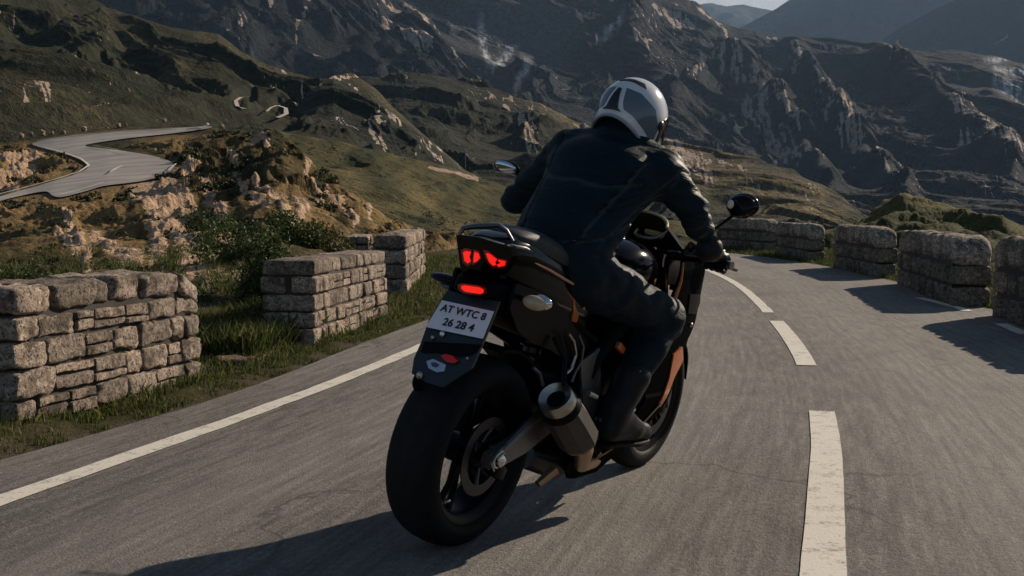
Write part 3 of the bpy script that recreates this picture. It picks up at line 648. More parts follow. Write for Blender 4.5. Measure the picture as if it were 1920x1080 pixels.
# ---- the great ridge across the middle
crE = [(400, -420), (700, -260), (900, -170), (1080, -110), (1200, -45), (1268, -8), (1292, 2), (1312, 10), (1330, 30), (1345, 46), (1372, 56), (1400, 60), (1440, 68), (1500, 76), (1560, 76), (1610, 80), (1650, 86), (1700, 94), (1740, 100), (1800, 100), (1860, 106), (1920, 118), (2050, 145), (2300, 110), (2800, 40)]
HE = Hill(400, 2800, [(400, 400), (2800, 470)], crE, [(400, 1150), (1300, 950), (2800, 700)], [(400, 3000), (1300, 2700), (1700, 2400), (2800, 2300)], 1.15)
RK_E = [([(1309, 16), (1340, 48), (1357, 70), (1372, 100), (1378, 133), (1394, 165), (1437, 197), (1458, 234), (1500, 276)], 3.5), ([(1357, 118), (1330, 138), (1293, 160)], 4), ([(1362, 118), (1352, 150)], 7), ([(1380, 135), (1372, 160), (1400, 170)], 4),
    ([(1398, 190), (1402, 225), (1430, 255), (1480, 292)], 9), ([(1410, 200), (1440, 240)], 6), ([(1440, 255), (1500, 300)], 8), ([(1341, 246), (1378, 228)], 3), ([(1458, 170), (1485, 190), (1511, 202)], 3.5), ([(1527, 212), (1560, 224), (1580, 236)], 4), ([(1560, 244), (1590, 262), (1612, 298)], 9), ([(1575, 275), (1605, 292)], 8), ([(1660, 106), (1668, 130), (1680, 156), (1697, 172)], 4), ([(1640, 95), (1660, 100)], 3),
    ([(1777, 244), (1800, 262), (1835, 278), (1880, 300)], 6), ([(1800, 290), (1850, 300), (1915, 322)], 5), ([(1490, 106), (1504, 130), (1490, 160)], 9), ([(1440, 70), (1455, 74)], 3), ([(1540, 92), (1570, 96)], 3), ([(1700, 330), (1710, 340)], 2),
    ([(1630, 300), (1650, 330), (1665, 345)], 3), ([(1510, 300), (1545, 318)], 3), ([(1200, 5), (1250, 18), (1300, 40)], 6), ([(1075, 20), (1082, 24)], 3.5), ([(1020, 8), (1030, 12)], 4), ([(1146, 28), (1150, 32)], 4), ([(1190, 124), (1196, 128)], 4), ([(1265, 62), (1290, 60)], 5), ([(1230, 20), (1246, 26)], 4)]
SC_E = [([(902, 30), (906, 60), (912, 95), (918, 122)], 5), ([(918, 122), (945, 92), (965, 60)], 5), ([(925, 125), (945, 110)], 4), ([(985, 100), (1003, 118)], 8), ([(968, 156), (992, 144), (1017, 133)], 4), ([(1130, 92), (1160, 85)], 7), ([(1851, 116), (1880, 112), (1920, 106)], 4), ([(1870, 150), (1930, 172)], 5), ([(1865, 130), (1920, 140)], 4)]
def dispE(X, Y, T, P):
    x, y = P[..., 0]/420, P[..., 1]/420; w1 = fbm(x*.9, y*.9, 3, 57)
    d = ridged(x*1.2+w1*.5+y*.75, y*.45-w1*.4, 8, 71, .58)-1.0
    return d*.85+1.15*streaks(X, Y, [([(1345, 60), (1378, 133), (1437, 197), (1510, 290), (1560, 360)], 18), ([(1490, 90), (1530, 200), (1620, 300), (1700, 380)], 17), ([(1650, 90), (1700, 180), (1800, 260), (1900, 320)], 18), ([(1200, 20), (1180, 120), (1260, 220)], 26)])
M_hE = m_hill('great_ridge', (.007, .011, .014), (.021, .026, .029), (.75, .76, .77), (.24, .19, .155), (.74, .58, .45), .018, bd=28)
HE.mesh('mountain', 1100, 480, lambda r: .018*r, M_hE, dispE, lambda X, Y, T, D: np.clip(streaks(X, Y, RK_E)*rough_mask(X, Y, 1, 6)+.75*scree(X, Y, 1, .9, 21, .93)+.06*np.clip(D, 0, 1), 0, 1), lambda X, Y, T, D: np.clip(streaks(X, Y, SC_E)*1.3*rough_mask(X, Y, 1.2, 7, 0)+.12*streaks(X, Y, [([(880, 20), (1040, 60)], 50)]), 0, 1), endfade=.2)
# ---- blue ridges far away
def dispF(X, Y, T, P): x, y = P[..., 0]/900, P[..., 1]/900; w1 = fbm(x, y, 3, 67); return ridged(x*1.1+w1*.5-y*.6, y*.5+w1*.4, 6, 81)-.95
M_hF = m_hill('far_ridge', (.022, .027, .028), (.045, .05, .048), (.08, .08, .08), (.12, .11, .10), (.3, .27, .24), .01, bd=25)
HF2 = Hill(1500, 3000, [(1500, 300), (3000, 300)], [(1500, 150), (1600, 105), (1650, 78), (1700, 50), (1760, 14), (1810, -10), (1920, -50), (2300, -200), (3000, -300)], [(1500, 2900), (3000, 2900)], [(1500, 4200), (3000, 4400)], 1.1)
HF2.mesh('mountain', 360, 220, lambda r: .022*r, M_hF, dispF, lambda X, Y, T, D: streaks(X, Y, [([(1865, 75), (1890, 62)], 3)])*.6, None, endfade=.12)
HF1 = Hill(1340, 2600, [(1340, 260), (2600, 260)], [(1340, 70), (1392, 48), (1425, 34), (1455, 18), (1480, 2), (1530, -20), (1600, -50), (1800, -150), (2600, -260)], [(1340, 4600), (2600, 4600)], [(1340, 6200), (2600, 6600)], 1.1)
HF1.mesh('mountain', 360, 200, lambda r: .02*r, M_hF, dispF, lambda X, Y, T, D: streaks(X, Y, [([(1590, 55), (1620, 48)], 2.5)])*.6, None, endfade=.12)
HG = Hill(1000, 1800, [(1000, 200), (1800, 200)], [(1000, 60), (1180, 48), (1260, 26), (1300, 12), (1335, 6), (1362, 12), (1395, 9), (1425, 14), (1460, 22), (1520, 44), (1800, 90)], [(1000, 7600), (1800, 7600)], [(1000, 9500), (1800, 9500)], 1.1)
HG.mesh('mountain', 240, 120, lambda r: .012*r, M_hF, dispF, None, None, endfade=.12)
# ---- the air
hz = bpy.data.materials.new('haze_air'); hz.use_nodes = True; ht = hz.node_tree; ht.nodes.clear(); ho = ht.nodes.new('ShaderNodeOutputMaterial'); pv = ht.nodes.new('ShaderNodeVolumePrincipled')
pv.inputs['Color'].default_value = (.42, .64, .95, 1); pv.inputs['Density'].default_value = HAZE; pv.inputs['Anisotropy'].default_value = .0
ht.links.new(pv.outputs[0], ho.inputs['Volume'])
b = MB().box((0, 0, 1200), (27000, 27000, 2700)); o = b.build('haze', hz, None, smooth=False); tag(o, kind='stuff')
# ================================================================ masonry walls
def rstone(mb, c, s, seed, rnd=.32, rough=.10, n=5, top_round=0.0):
    """one weathered block: a cube grid pulled towards a rounded box and roughened"""
    V = {}; vs = []; fs = []
    hx, hy, hz_ = [q/2 for q in s]; m = min(s)*rnd
    def vid(i, j, k):
        if (i, j, k) not in V:
            p = Vector((i/n*2-1, j/n*2-1, k/n*2-1)); q = Vector((p.x*hx, p.y*hy, p.z*hz_))
            core = Vector((max(-hx+m, min(hx-m, q.x)), max(-hy+m, min(hy-m, q.y)), max(-hz_+m, min(hz_-m, q.z)))); d = q-core
            if d.length > 1e-6: q = core+d.normalized()*min(d.length, m)
            nn = mnoise.noise_vector(Vector((q.x+c[0], q.y+c[1], q.z+c[2]))*7+Vector((seed*3.7, seed, 0)))+.5*mnoise.noise_vector((Vector(c)+q)*22+Vector((seed, 0, 9)))
            nn = nn+.35*mnoise.noise_vector((Vector(c)+q)*48+Vector((5, seed, 1))); q += nn*rough*min(s)
            V[(i, j, k)] = len(vs); vs.append(q+Vector(c))
        return V[(i, j, k)]
    for a in range(n):
        for b in range(n):
            fs += [[vid(a, b, 0), vid(a, b+1, 0), vid(a+1, b+1, 0), vid(a+1, b, 0)], [vid(a, b, n), vid(a+1, b, n), vid(a+1, b+1, n), vid(a, b+1, n)],
                   [vid(a, 0, b), vid(a+1, 0, b), vid(a+1, 0, b+1), vid(a, 0, b+1)], [vid(a, n, b), vid(a, n, b+1), vid(a+1, n, b+1), vid(a+1, n, b)],
                   [vid(0, a, b), vid(0, a, b+1), vid(0, a+1, b+1), vid(0, a+1, b)], [vid(n, a, b), vid(n, a+1, b), vid(n, a+1, b+1), vid(n, a, b+1)]]
    mb.add(vs, fs)
def m_stone(name, dark, mid, light, lich=(.05, .045, .035), bump=1.0, st=(1, 1, 1)):
    t = NT(name); co = t.co(scale=st); n1 = t.noise(co, 5, 6, .65); n2 = t.noise(co, 26, 6, .72, .5); n3 = t.noise(co, 110, 3, .7)
    geo = t.nd('ShaderNodeNewGeometry'); rnd = geo.outputs['Random Per Island']
    c = t.ramp(n2, [(.33, dark), (.5, mid), (.66, light)])
    c = t.mix(.65, c, t.ramp(rnd, [(0., (.42, .40, .38)), (.5, (1., .97, .93)), (1., (1.45, 1.35, 1.25))]), 'MULTIPLY')
    c = t.mix(t.ramp(n1, [(.50, 0.), (.62, .72)]), c, lich)
    v = t.nd('ShaderNodeTexVoronoi'); v.inputs['Scale'].default_value = 38; t.l.new(co, v.inputs['Vector'])
    c = t.mix(t.ramp(v.outputs['Distance'], [(.16, .85), (.36, 0.)]), c, (.04, .035, .03))
    c = t.mix(.5, c, t.ramp(n3, [(.3, .55), (.7, 1.4)]), 'MULTIPLY')
    t.set(color=c, rough=.92, spec=.15); t.bump(t.math('ADD', t.math('MULTIPLY', n2, 1.6), n3), bump, .018); return t.m
M_stone = m_stone('wall_stone', (.13, .105, .086), (.40, .325, .265), (.68, .57, .47))
M_stone2 = m_stone('sun_painted_coping_stone', (.10, .085, .07), (.30, .25, .205), (.62, .54, .46), (.06, .055, .035), .6, (.3, .8, .9))  # right-hand coping: pale tone raised to paint sunlit tops into the colour
M_stone3 = m_stone('shade_painted_face_stone', (.06, .052, .042), (.16, .135, .108), (.32, .27, .22), (.04, .04, .025), .6, (.3, .8, .9))  # right-hand wall faces: shade painted in as a darker stone colour
M_mortar = simple('mortar', (.035, .028, .022), .95, bump=.8, bs=60)
def wall(near, far, h, thick, label, courses, side=1, lmin=.14, lmax=.36, mat=None, seed=1, group=None, rnd=.17, rough=.145, capround=.0, big=False):
    """near, far: ground corners of the face that looks at the road; side=+1: the wall lies to the left of it"""
    rs = random.Random(seed); a = Vector((*near, 0)); b = Vector((*far, 0)); L = (b-a).length; ang = math.atan2((b-a).y, (b-a).x)
    root = empty('stone_wall', Matrix.Translation((a.x, a.y, -.03)) @ Matrix.Rotation(ang, 4, 'Z')); tag(root, label, 'wall', group or 'stone guard walls along the road')
    mb = MB(); core = MB(); cap = MB(); ch = courses; tot = sum(ch); z = 0; gap = .022 if big else .012
    in_ = .03
    core.box((L/2, side*thick/2, h*(.34 if big else .43)), (L-in_*2-(.25 if capround else 0), thick-in_*2, h*((.66 if big else .84) if capround else .90)))
    for ci, c_ in enumerate(ch):
        hh = c_/tot*h; top = ci == len(ch)-1; x = 0; tgt = cap if top else mb
        # stones along the length, two deep
        while x < L-1e-3:
            l = rs.uniform(lmin, lmax)*(1.6 if top and not big else (1.25 if top else 1.0))
            if L-(x+l) < lmin*.8: l = L-x
            e = 0.0
            if capround and top:   # rounded shoulders at the two ends
                m = min(x+l/2, L-x-l/2); e = 0
            deep = 1 if (top or (x < 1e-3) or (x+l > L-1e-3)) and rs.random() < .75 else 2
            if big: deep = 1
            zj = rs.uniform(-.010, .010) if top else 0
            for q in range(deep):
                w_ = thick/deep; pr = rs.uniform(-.012, .016)
                yc = side*(w_*(q+.5)); pr = -side*pr if q == 0 else side*pr
                hs = hh-gap+zj-e; split = (not top) and (x > 1e-3) and (x+l < L-1e-3) and (not big) and rs.random() < .3 and hh > .11
                if split:
                    f = rs.uniform(.35, .65)
                    rstone(tgt, (x+l/2, yc+pr, z+hs*f/2+gap/2), (l-gap, w_-gap, hs*f-gap), rs.random()*50, rnd, rough, 6); rstone(tgt, (x+l/2, yc+pr*.3, z+hs*(1+f)/2+gap/2), (l-gap, w_-gap, hs*(1-f)-gap), rs.random()*50, rnd, rough, 6)
                else: rstone(tgt, (x+l/2, yc+pr, z+hs/2+gap/2), (l-gap, w_-gap, hs), rs.random()*50, rnd+(.1 if top else 0), rough*(.8 if top else 1), 10 if big else 8)
            x += l
        z += hh
    if capround:
        zc = sum(ch[:-1])/tot*h; K = .5 if big else .28
        for mb_ in [cap]:
            for v in mb_.v:
                m = min(v.x, L-v.x)+(0.0 if big else (.3 if v.x < L/2 else 0)); u_ = max(0, 1-max(m, 0)/capround); v.z -= max(0, v.z-(h*.52 if big else h*.35))*K*u_*u_
    core.build('mortar_core', M_mortar, root, smooth=False)
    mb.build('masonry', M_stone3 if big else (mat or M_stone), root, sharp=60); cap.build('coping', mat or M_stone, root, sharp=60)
    return root
G = ground
LW = 'stone guard walls on the left verge'; RW = 'rounded stone guard blocks on the right verge'
wall(G(32, 797), G(378, 706), .76, .50, 'long rough grey stone wall nearest the camera, at the left edge of the photo', [1.0, 1.05, 1.0, .9, 1.15], seed=3, group=LW, capround=.28)
wall(G(592, 646), G(727, 592), .73, .47, 'pale stone wall with squared blocks and a dark end, between the leafy bush and the motorcycle', [1.2, 1.0, 1.1, 1.1, 1.0], seed=9, group=LW, rough=.07, lmin=.16, lmax=.4)
wall(G(764, 548), G(797, 512), .82, .46, 'small tall stone wall far ahead on the left, just beside the motorcycle tail', [1, 1, 1, 1], seed=12, group=LW, lmin=.2, lmax=.5)
def GG(px, d): return ((px-960)/FPX*d, d)
wall(GG(694, 20.5), GG(699, 23.0), .70, .44, 'low tan stone wall of which only the flat top shows over the middle wall', [1, 1, 1, .8], seed=15, group=LW, lmin=.3, lmax=.7)
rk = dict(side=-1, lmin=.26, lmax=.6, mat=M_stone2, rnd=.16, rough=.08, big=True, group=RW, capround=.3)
wall(G(1437, 472), G(1342, 463), .92, .38, 'dark stone guard block at the far end of the right verge, below the round mirror', [.85, .8, 1.1], seed=21, **rk)
wall(G(1516, 491), G(1452, 478), .86, .37, 'stone guard block with a broken lower end, second farthest on the right verge', [.85, .8, 1.1], seed=22, **rk)
wall(G(1642, 521), G(1560, 501), .87, .37, 'two-course stone guard block in the middle of the right-hand row', [.85, .8, 1.1], seed=23, **rk)
wall(G(1784, 575), G(1682, 532), .86, .44, 'long stone guard block with three bright coping stones, second from the right edge of the photo', [.85, .8, 1.1], seed=24, **rk)
wall(GG(2080, 9.0), G(1856, 591), .88, .44, 'stone guard block cut off by the right edge of the photo', [.85, .8, 1.1], seed=25, **rk)
# ================================================================ loose stones
def boulder(pos, s, label, group, seed, flat=.7, mat=None):
    mb = MB(); rstone(mb, (0, 0, 0), (s, s*.8, s*flat), seed, .45, .18, 5)
    o = mb.build('boulder', mat or M_stone, None); o.location = pos; o.rotation_euler = (0, 0, seed); o.location.z += s*flat*.3
    tag(o, label, 'rock', group); return o
M_tan = m_stone('tan_boulder', (.16, .11, .07), (.36, .26, .17), (.52, .4, .28)); M_red = m_stone('reddish_slab', (.14, .09, .06), (.30, .19, .13), (.4, .28, .2))
x_, y_ = G(430, 680); boulder((x_, y_, 0), .26, 'flat reddish slab lying on the verge in the gap after the nearest wall', None, 2.1, .22, M_red)
x_, y_ = G(486, 672); boulder((x_, y_, -.01), .2, 'smaller ochre slab lying on the verge just before the second wall', None, 4.1, .2, M_red)
i = 0
for px, py, sz in [(40, 252, 13), (58, 249, 13), (78, 248, 13), (98, 246, 12), (118, 247, 11), (158, 240, 14), (201, 236, 9), (222, 232, 10), (236, 231, 11)]:
    p = HI.at(px, py+5, 0); i += 1
    boulder(tuple(p), sz*random.uniform(.55, 1.25)*p[1]/FPX, 'orange-brown guard stone in the row along the upper edge of the hairpin', 'guard stones above the hairpin', i*1.3, .9, M_tan)
for px, py, sz in [(246, 274, 9), (262, 271, 8), (276, 276, 9), (290, 280, 8), (306, 284, 9), (326, 289, 8), (343, 298, 12)]:
    p = HI.at(px, py+3, 0); i += 1
    boulder(tuple(p), sz*random.uniform(.6, 1.3)*p[1]/FPX, 'pale guard stone in the row along the green islet inside the hairpin', 'guard stones inside the hairpin', i*1.3, .9, M_tan)
for px, py, sz in [(420, 348, 9), (437, 345, 10), (416, 302, 9), (379, 259, 8), (645, 368, 7), (640, 398, 7), (405, 270, 6), (460, 330, 6), (415, 240, 9), (308, 228, 7)]:
    p = HI.at(px, py, 0); i += 1
    boulder(tuple(p), sz*p[1]/FPX*1.3, 'small pale boulder scattered on the grassy slope beyond the hairpin', 'boulders on the near slope', i*1.3, .8, M_tan)
# ================================================================ plants
def leafmat(name, a, b, dry):
    t = NT(name); geo = t.nd('ShaderNodeNewGeometry'); c = t.ramp(geo.outputs['Random Per Island'], [(0., a), (.75, b), (1., dry)])
    t.set(color=c, rough=.6, spec=.3); tr = t.nd('ShaderNodeBsdfTranslucent'); t.l.new(c, tr.inputs[0]); mx = t.nd('ShaderNodeMixShader'); mx.inputs[0].default_value = .3
    t.l.new(t.b.outputs[0], mx.inputs[1]); t.l.new(tr.outputs[0], mx.inputs[2]); t.l.new(mx.outputs[0], t.n['Material Output'].inputs[0]); return t.m
M_leaf = leafmat('bush_leaf', (.018, .034, .008), (.065, .10, .02), (.13, .13, .04)); M_leaf2 = leafmat('scrub_leaf', (.03, .032, .008), (.085, .08, .02), (.16, .12, .04))
M_grass = leafmat('grass_blade', (.022, .034, .007), (.085, .115, .022), (.24, .19, .08)); M_twig = simple('twig', (.05, .035, .02), .9)
def leaves(n, c, r, size, rs, lump=5):
    cl = rs.normal(0, .48, (lump*4, 3))*r; cl = cl[np.abs(cl[:, 2]) < r[2]][:lump*4]; cl[:, 2] = np.abs(cl[:, 2])*.9
    k = rs.integers(0, len(cl), n); d = rs.normal(0, 1, (n, 3)); d /= np.linalg.norm(d, axis=1)[:, None]; q = rs.random(n)**.45
    P = cl[k]+d*q[:, None]*np.array(r)*.34; P[:, 2] = np.abs(P[:, 2]); P += np.array(c)
    A = rs.normal(0, 1, (n, 3)); A /= np.linalg.norm(A, axis=1)[:, None]; B = np.cross(A, rs.normal(0, 1, (n, 3))); B /= np.linalg.norm(B, axis=1)[:, None]
    s = size*rs.uniform(.6, 1.4, n)[:, None]; V = np.stack([P-A*s, P+B*s*.45, P+A*s, P-B*s*.45], 1).reshape(-1, 3); return V, np.arange(4*n).reshape(-1, 4)
def bush(name, c, r, n, size, label, cat, mat, seed, lump=8):
    rs = np.random.default_rng(seed); root = empty(name, Matrix.Translation(c)); tag(root, label, cat)
    V, F = leaves(n, (0, 0, r[2]*.15), np.array(r), size, rs, lump); link('foliage', npmesh('foliage', V, F), mat, root)
    mb = MB()
    for k in range(9):
        a = rs.uniform(0, 6.28); t = Vector((math.cos(a)*r[0]*.5, math.sin(a)*r[1]*.5, r[2]*rs.uniform(.6, .95))); mb.tube([(0, 0, -.1), t*.5+Vector((0, 0, .05)), t], [.014, .009, .004], 6)
    mb.build('stem', M_twig, root); return root
def hp(px, py, dz=0): return tuple(HI.at(px, py, dz))
x_, y_ = G(497, 592); bush('bush', (x_, y_, -.05), (.42, .36, .92), 9000, .022, 'tall leafy green bush growing between the nearest wall and the second one', 'bush', M_leaf, 1, 9)
bush('bush', hp(455, 500, -.2), (.55, .5, .75), 6000, .026, 'dark green bush on the slope behind the tall leafy one', 'bush', M_leaf, 2)
bush('bush', hp(600, 478, -.1), (.55, .45, .55), 5000, .03, 'low olive bush peeping over the second wall', 'bush', M_leaf2, 3)
bush('bush', hp(535, 462, -.1), (.5, .4, .6), 4500, .03, 'rounded dark shrub between the tall bush and the low olive one', 'bush', M_leaf, 4)
bush('scrub_plant', hp(62, 560, -.05), (.40, .3, .42), 2500, .022, 'scrubby green plant showing over the left end of the nearest wall', 'plant', M_leaf, 5)
bush('scrub_plant', hp(300, 548, -.05), (.35, .3, .32), 1500, .022, 'thin dry scrub just above the middle of the nearest wall', 'plant', M_leaf2, 6)
bush('scrub_plant', hp(395, 440, -.05), (.6, .4, .5), 2500, .03, 'dark scrub growing in the pale rock face below the hairpin', 'plant', M_leaf, 7)
# grass: blades too many to count
def grass(name, regions, seed, mat):
    rs = np.random.default_rng(seed); Vs = []
    for (fn, n, h, wd) in regions:
        P = fn(rs, n); n = len(P); a = rs.uniform(0, 6.28, n); hh = h*rs.uniform(.4, 1.3, n); ln = rs.normal(0, .38, (n, 2))*hh[:, None]
        dx = np.cos(a)*wd; dy = np.sin(a)*wd
        b0 = P+np.stack([-dx, -dy, -.02+0*dx], 1); b1 = P+np.stack([dx, dy, -.02+0*dx], 1)
        m = P+np.stack([ln[:, 0]*.4, ln[:, 1]*.4, hh*.6], 1); t = P+np.stack([ln[:, 0], ln[:, 1], hh], 1)
        w2 = np.stack([dx, dy, 0*dx], 1)*.6
        Vs.append(np.stack([b0, b1, m+w2, t, m-w2], 1).reshape(-1, 3))
    V = np.concatenate(Vs); F = np.arange(len(V)).reshape(-1, 5); return tag(link(name, npmesh(name, V, F), mat), 'short green and straw-coloured grass growing along both verges', 'grass', kind='stuff')
def band(s0, s1, o0, o1, side, clump=0.6):
    def f(rs, n):
        S = rs.uniform(s0, s1, n); e = o0+(o1-o0)*rs.random(n)**1.3; base = np.where(side > 0, leftw(S)+.55, rightw(S)+.30)
        O = (base+e)*side; X = np.interp(S, RS, RC[:, 0])+np.interp(S, RS, RN[:, 0])*O; Y = np.interp(S, RS, RC[:, 1])+np.interp(S, RS, RN[:, 1])*O
        k = (fbm(X*1.7, Y*1.7, 3, 5)+fbm(X*6, Y*6, 2, 6)*.5) > (-.05-clump*rs.random(n))
        X, Y = X[k], Y[k]; return np.stack([X, Y, ground_z(X, Y)], 1)
    return f
s_ = lambda d: float(np.interp(d, RC[:, 1], RS))
def hillband(x0, x1, y0, y1):
    def f(rs, n):
        x = rs.uniform(x0, x1, n); t = rs.random(n); y = y0+(y1-y0)*t; k = fbm(x*.02, y*.03, 3, 4) > -.2*rs.random(n); return HI.at(x[k], y[k], 0)
    return f
grass('grass', [(band(s_(3.5), s_(13), .02, .35, 1, .1), 12000, .03, .003), (band(s_(3.5), s_(14), .25, 1.8, 1), 20000, .06, .004), (band(s_(8.2), s_(12), .5, 2.0, 1), 16000, .22, .005),
                (band(s_(13), s_(30), .0, 2.4, 1), 20000, .07, .006), (band(s_(11), s_(36), .05, 3.5, -1), 30000, .10, .007), (hillband(-50, 640, 560, 470), 22000, .14, .006)], 3, M_grass)

# rubble and scrub scattered over the hillsides, past counting
def scatter_rocks(specs, seed, name, mat, clus=None):
    rs = np.random.default_rng(seed); bm = bmesh.new(); bmesh.ops.create_icosphere(bm, subdivisions=1, radius=.5); bv = np.array([v.co[:] for v in bm.verts]); bf = np.array([[v.index for v in f.verts] for f in bm.faces]); bm.free(); Vs = []; Fs = []; b = 0
    for hill, x0, x1, y0, y1, n, smin_, smax_, clu in specs:
        x = rs.uniform(x0, x1, n*3); y = rs.uniform(y0, y1, n*3)
        w_ = clu(x, y) if clu else np.ones(len(x)); ok = (rs.random(len(x)) < w_) & (y > hill.cy(x)+3) & (y < hill.fy(x)-2) & ~inpoly(x, y, HAIR); x, y = x[ok][:n], y[ok][:n]
        P = hill.at(x, y, 0); s = (smin_+(smax_-smin_)*rs.random(len(x))**3)*P[:, 1]/FPX
        for p, q in zip(P, s):
            v = bv*(1+rs.normal(0, .16, (len(bv), 1)))*q*np.array([1, rs.uniform(.6, 1), rs.uniform(.45, .9)]); a = rs.uniform(0, 6.28); c_, s2 = math.cos(a), math.sin(a)
            v = v@np.array([[c_, s2, 0], [-s2, c_, 0], [0, 0, 1]]); Vs.append(v+p+np.array([0, 0, q*.12])); Fs.append(bf+b); b += len(bv)
    return tag(link(name, npmesh(name, np.concatenate(Vs), np.concatenate(Fs)), mat), 'countless small pale stones strewn over the slopes', 'rubble', kind='stuff')
cl = lambda x, y: np.clip(fbm(x*.02, y*.03, 3, 77)*1.6+.25, .03, 1)
scatter_rocks([(HI, -60, 700, 240, 560, 400, 1.5, 6, lambda x, y: np.clip(streaks(x, y, RK_I)+.10*cl(x, y), 0, 1)), (HI, -60, 760, 240, 560, 350, 1.5, 5, cl), (HJ, 500, 1000, 270, 470, 250, 1.2, 4, cl), (HB, 580, 1000, 140, 380, 260, 1, 4.5, lambda x, y: np.clip(streaks(x, y, RK_B)+.15*cl(x, y), 0, 1)), (HA, -20, 640, 0, 240, 420, 1, 5, lambda x, y: np.clip(streaks(x, y, RK_A)+.10*cl(x, y), 0, 1)), (HC, 900, 1650, 150, 460, 500, 1, 4.5, lambda x, y: np.clip(streaks(x, y, RK_C)+.12*cl(x, y), 0, 1))], 5, 'rubble', M_tan)
def scatter_scrub(specs, seed, name, mat):
    rs = np.random.default_rng(seed); Vs = []
    for hill, x0, x1, y0, y1, n, s0, s1, nl in specs:
        x = rs.uniform(x0, x1, n*3); y = rs.uniform(y0, y1, n*3); w_ = np.clip(fbm(x*.015, y*.025, 3, 88)*1.8+.2, .03, 1)*(1-.8*(streaks(x, y, RK_I) if hill is HI else 0)); ok = (rs.random(len(x)) < w_) & (y > hill.cy(x)+3) & (y < hill.fy(x)-2) & (~inpoly(x, y, HAIR)) & (pdist(x, y, HAIR) > 5); x, y = x[ok][:n], y[ok][:n]
        P = hill.at(x, y, 0); s = (s0+(s1-s0)*rs.random(len(x))**2.5)*P[:, 1]/FPX
        for p, q in zip(P, s):
            V, F = leaves(nl, (0, 0, 0), np.array([q*.6, q*.6, q*.55]), q*.13, rs, 2); Vs.append(V+p)
    V = np.concatenate(Vs); return tag(link(name, npmesh(name, V, np.arange(len(V)).reshape(-1, 4)), mat), 'low dark heath and scrub spread over the slopes', 'scrub', kind='stuff')
scatter_scrub([(HI, -60, 760, 245, 560, 1500, 6, 34, 90), (HJ, 480, 1050, 270, 470, 1000, 3, 13, 40), (HH, 1580, 1920, 380, 440, 160, 4, 14, 40), (HC, 1150, 1680, 300, 460, 400, 3, 9, 24), (HB, 560, 1000, 150, 380, 400, 2, 7, 16), (HA, -20, 640, 20, 240, 500, 2.5, 9, 18)], 6, 'scrub', leafmat('heath_leaf', (.008, .013, .004), (.030, .040, .010), (.07, .062, .02)))
# ================================================================ motorcycle (x forward, y left, z up; origin at the rear contact patch)
K_ = dict
M_black = simple('gloss_black', (.0025, .003, .004), .11, bs=60, spec=.2)
M_satin = simple('satin_black', (.004, .005, .0065), .35, bs=80, bump=.05, spec=.08)
M_matt = simple('matt_black_plastic', (.005, .0055, .0065), .6, bs=400, bump=.25, spec=.05)
def m_rubber():
    t = NT('tyre_rubber'); co = t.co(); n = t.noise(co, 30, 5); y_ = t.nd('ShaderNodeSeparateXYZ'); t.l.new(t.co(), y_.inputs[0]); dust = t.ramp(t.math('ABSOLUTE', y_.outputs[1]), [(.0, .6), (.055, .35), (.085, 0.)]); t.set(color=t.mix(t.math('MULTIPLY', dust, n), t.ramp(n, [(.3, (.005, .006, .007)), (.7, (.010, .011, .012))]), (.045, .043, .040)), rough=t.ramp(n, [(.3, .55), (.7, .8)]), spec=.10); 
    w1 = t.nd('ShaderNodeSeparateXYZ'); t.l.new(t.co(), w1.inputs[0]); ay = t.math('ABSOLUTE', w1.outputs[1]); an = t.math('ARCTAN2', t.math('SUBTRACT', w1.outputs[2], .33), t.math('SUBTRACT', w1.outputs[0], t.attr('cx')))
    g_ = t.math('FRACT', t.math('ADD', t.math('MULTIPLY', an, 22/6.2832), t.math('MULTIPLY', ay, 9.0))); g_ = t.math('LESS_THAN', g_, .075); g_ = t.math('MULTIPLY', g_, t.math('MULTIPLY', t.math('GREATER_THAN', ay, .022), t.math('LESS_THAN', ay, .088)))
    t.bump(t.math('SUBTRACT', t.math('MULTIPLY', t.noise(co, 160, 3), .15), g_), 1.0, .008); return t.m
M_rubber = m_rubber(); M_seat = simple('seat_vinyl', (.016, .018, .021), .5, bs=500, bump=.35)
M_org = simple('orange_paint', (.50, .115, .022), .35, bs=40, coat=.4); M_steel = simple('brushed_steel', (.42, .40, .37), .32, metal=1., bs=90); M_dsteel = simple('dark_steel', (.055, .055, .058), .38, metal=.9, bs=90)
M_chrome = simple('polished_metal', (.75, .74, .72), .12, metal=1., bs=30); M_bronze = simple('heat_tinted_pipe', (.42, .26, .15), .35, metal=.9, bs=40)
M_fair = simple('fairing_black', (.0025, .003, .0035), .3, bs=60, spec=.0, coat=.05); M_muff = simple('brown_grey_muffler_skin', (.060, .050, .040), .5, metal=.2, bs=500, bump=.25); M_alu = simple('grey_aluminium', (.15, .15, .155), .4, metal=.8, bs=90)
def emit(name, col, s, base=None):
    t = NT(name); t.set(color=base or tuple(c*.5 for c in col), rough=.25, emit=col, estr=s); return t.m
M_redd = simple('dark_red_lens', (.30, .006, .005), .15, coat=.7); M_red = emit('lit_red_lens', (1., .02, .012), .62, (.5, .01, .01)); M_rred = simple('red_reflector', (.75, .012, .008), .2, coat=.5); M_amber = emit('amber_lens', (1., .42, .10), .7, (.7, .3, .06)); M_pearl = simple('smoked_amber_lens', (.50, .38, .24), .15, coat=.6)
M_white = simple('white_plate', (.80, .81, .84), .5, bs=50, var=.08); M_ink = simple('plate_ink', (.012, .012, .016), .5)
t_ = NT('mirror_glass'); t_.set(color=(.62, .70, .78), metal=1., rough=.06); M_mirror = t_.m
t_ = NT('smoked_screen'); t_.set(color=(.10, .09, .07), rough=.08, trans=.0, coat=.6); M_screen = t_.m
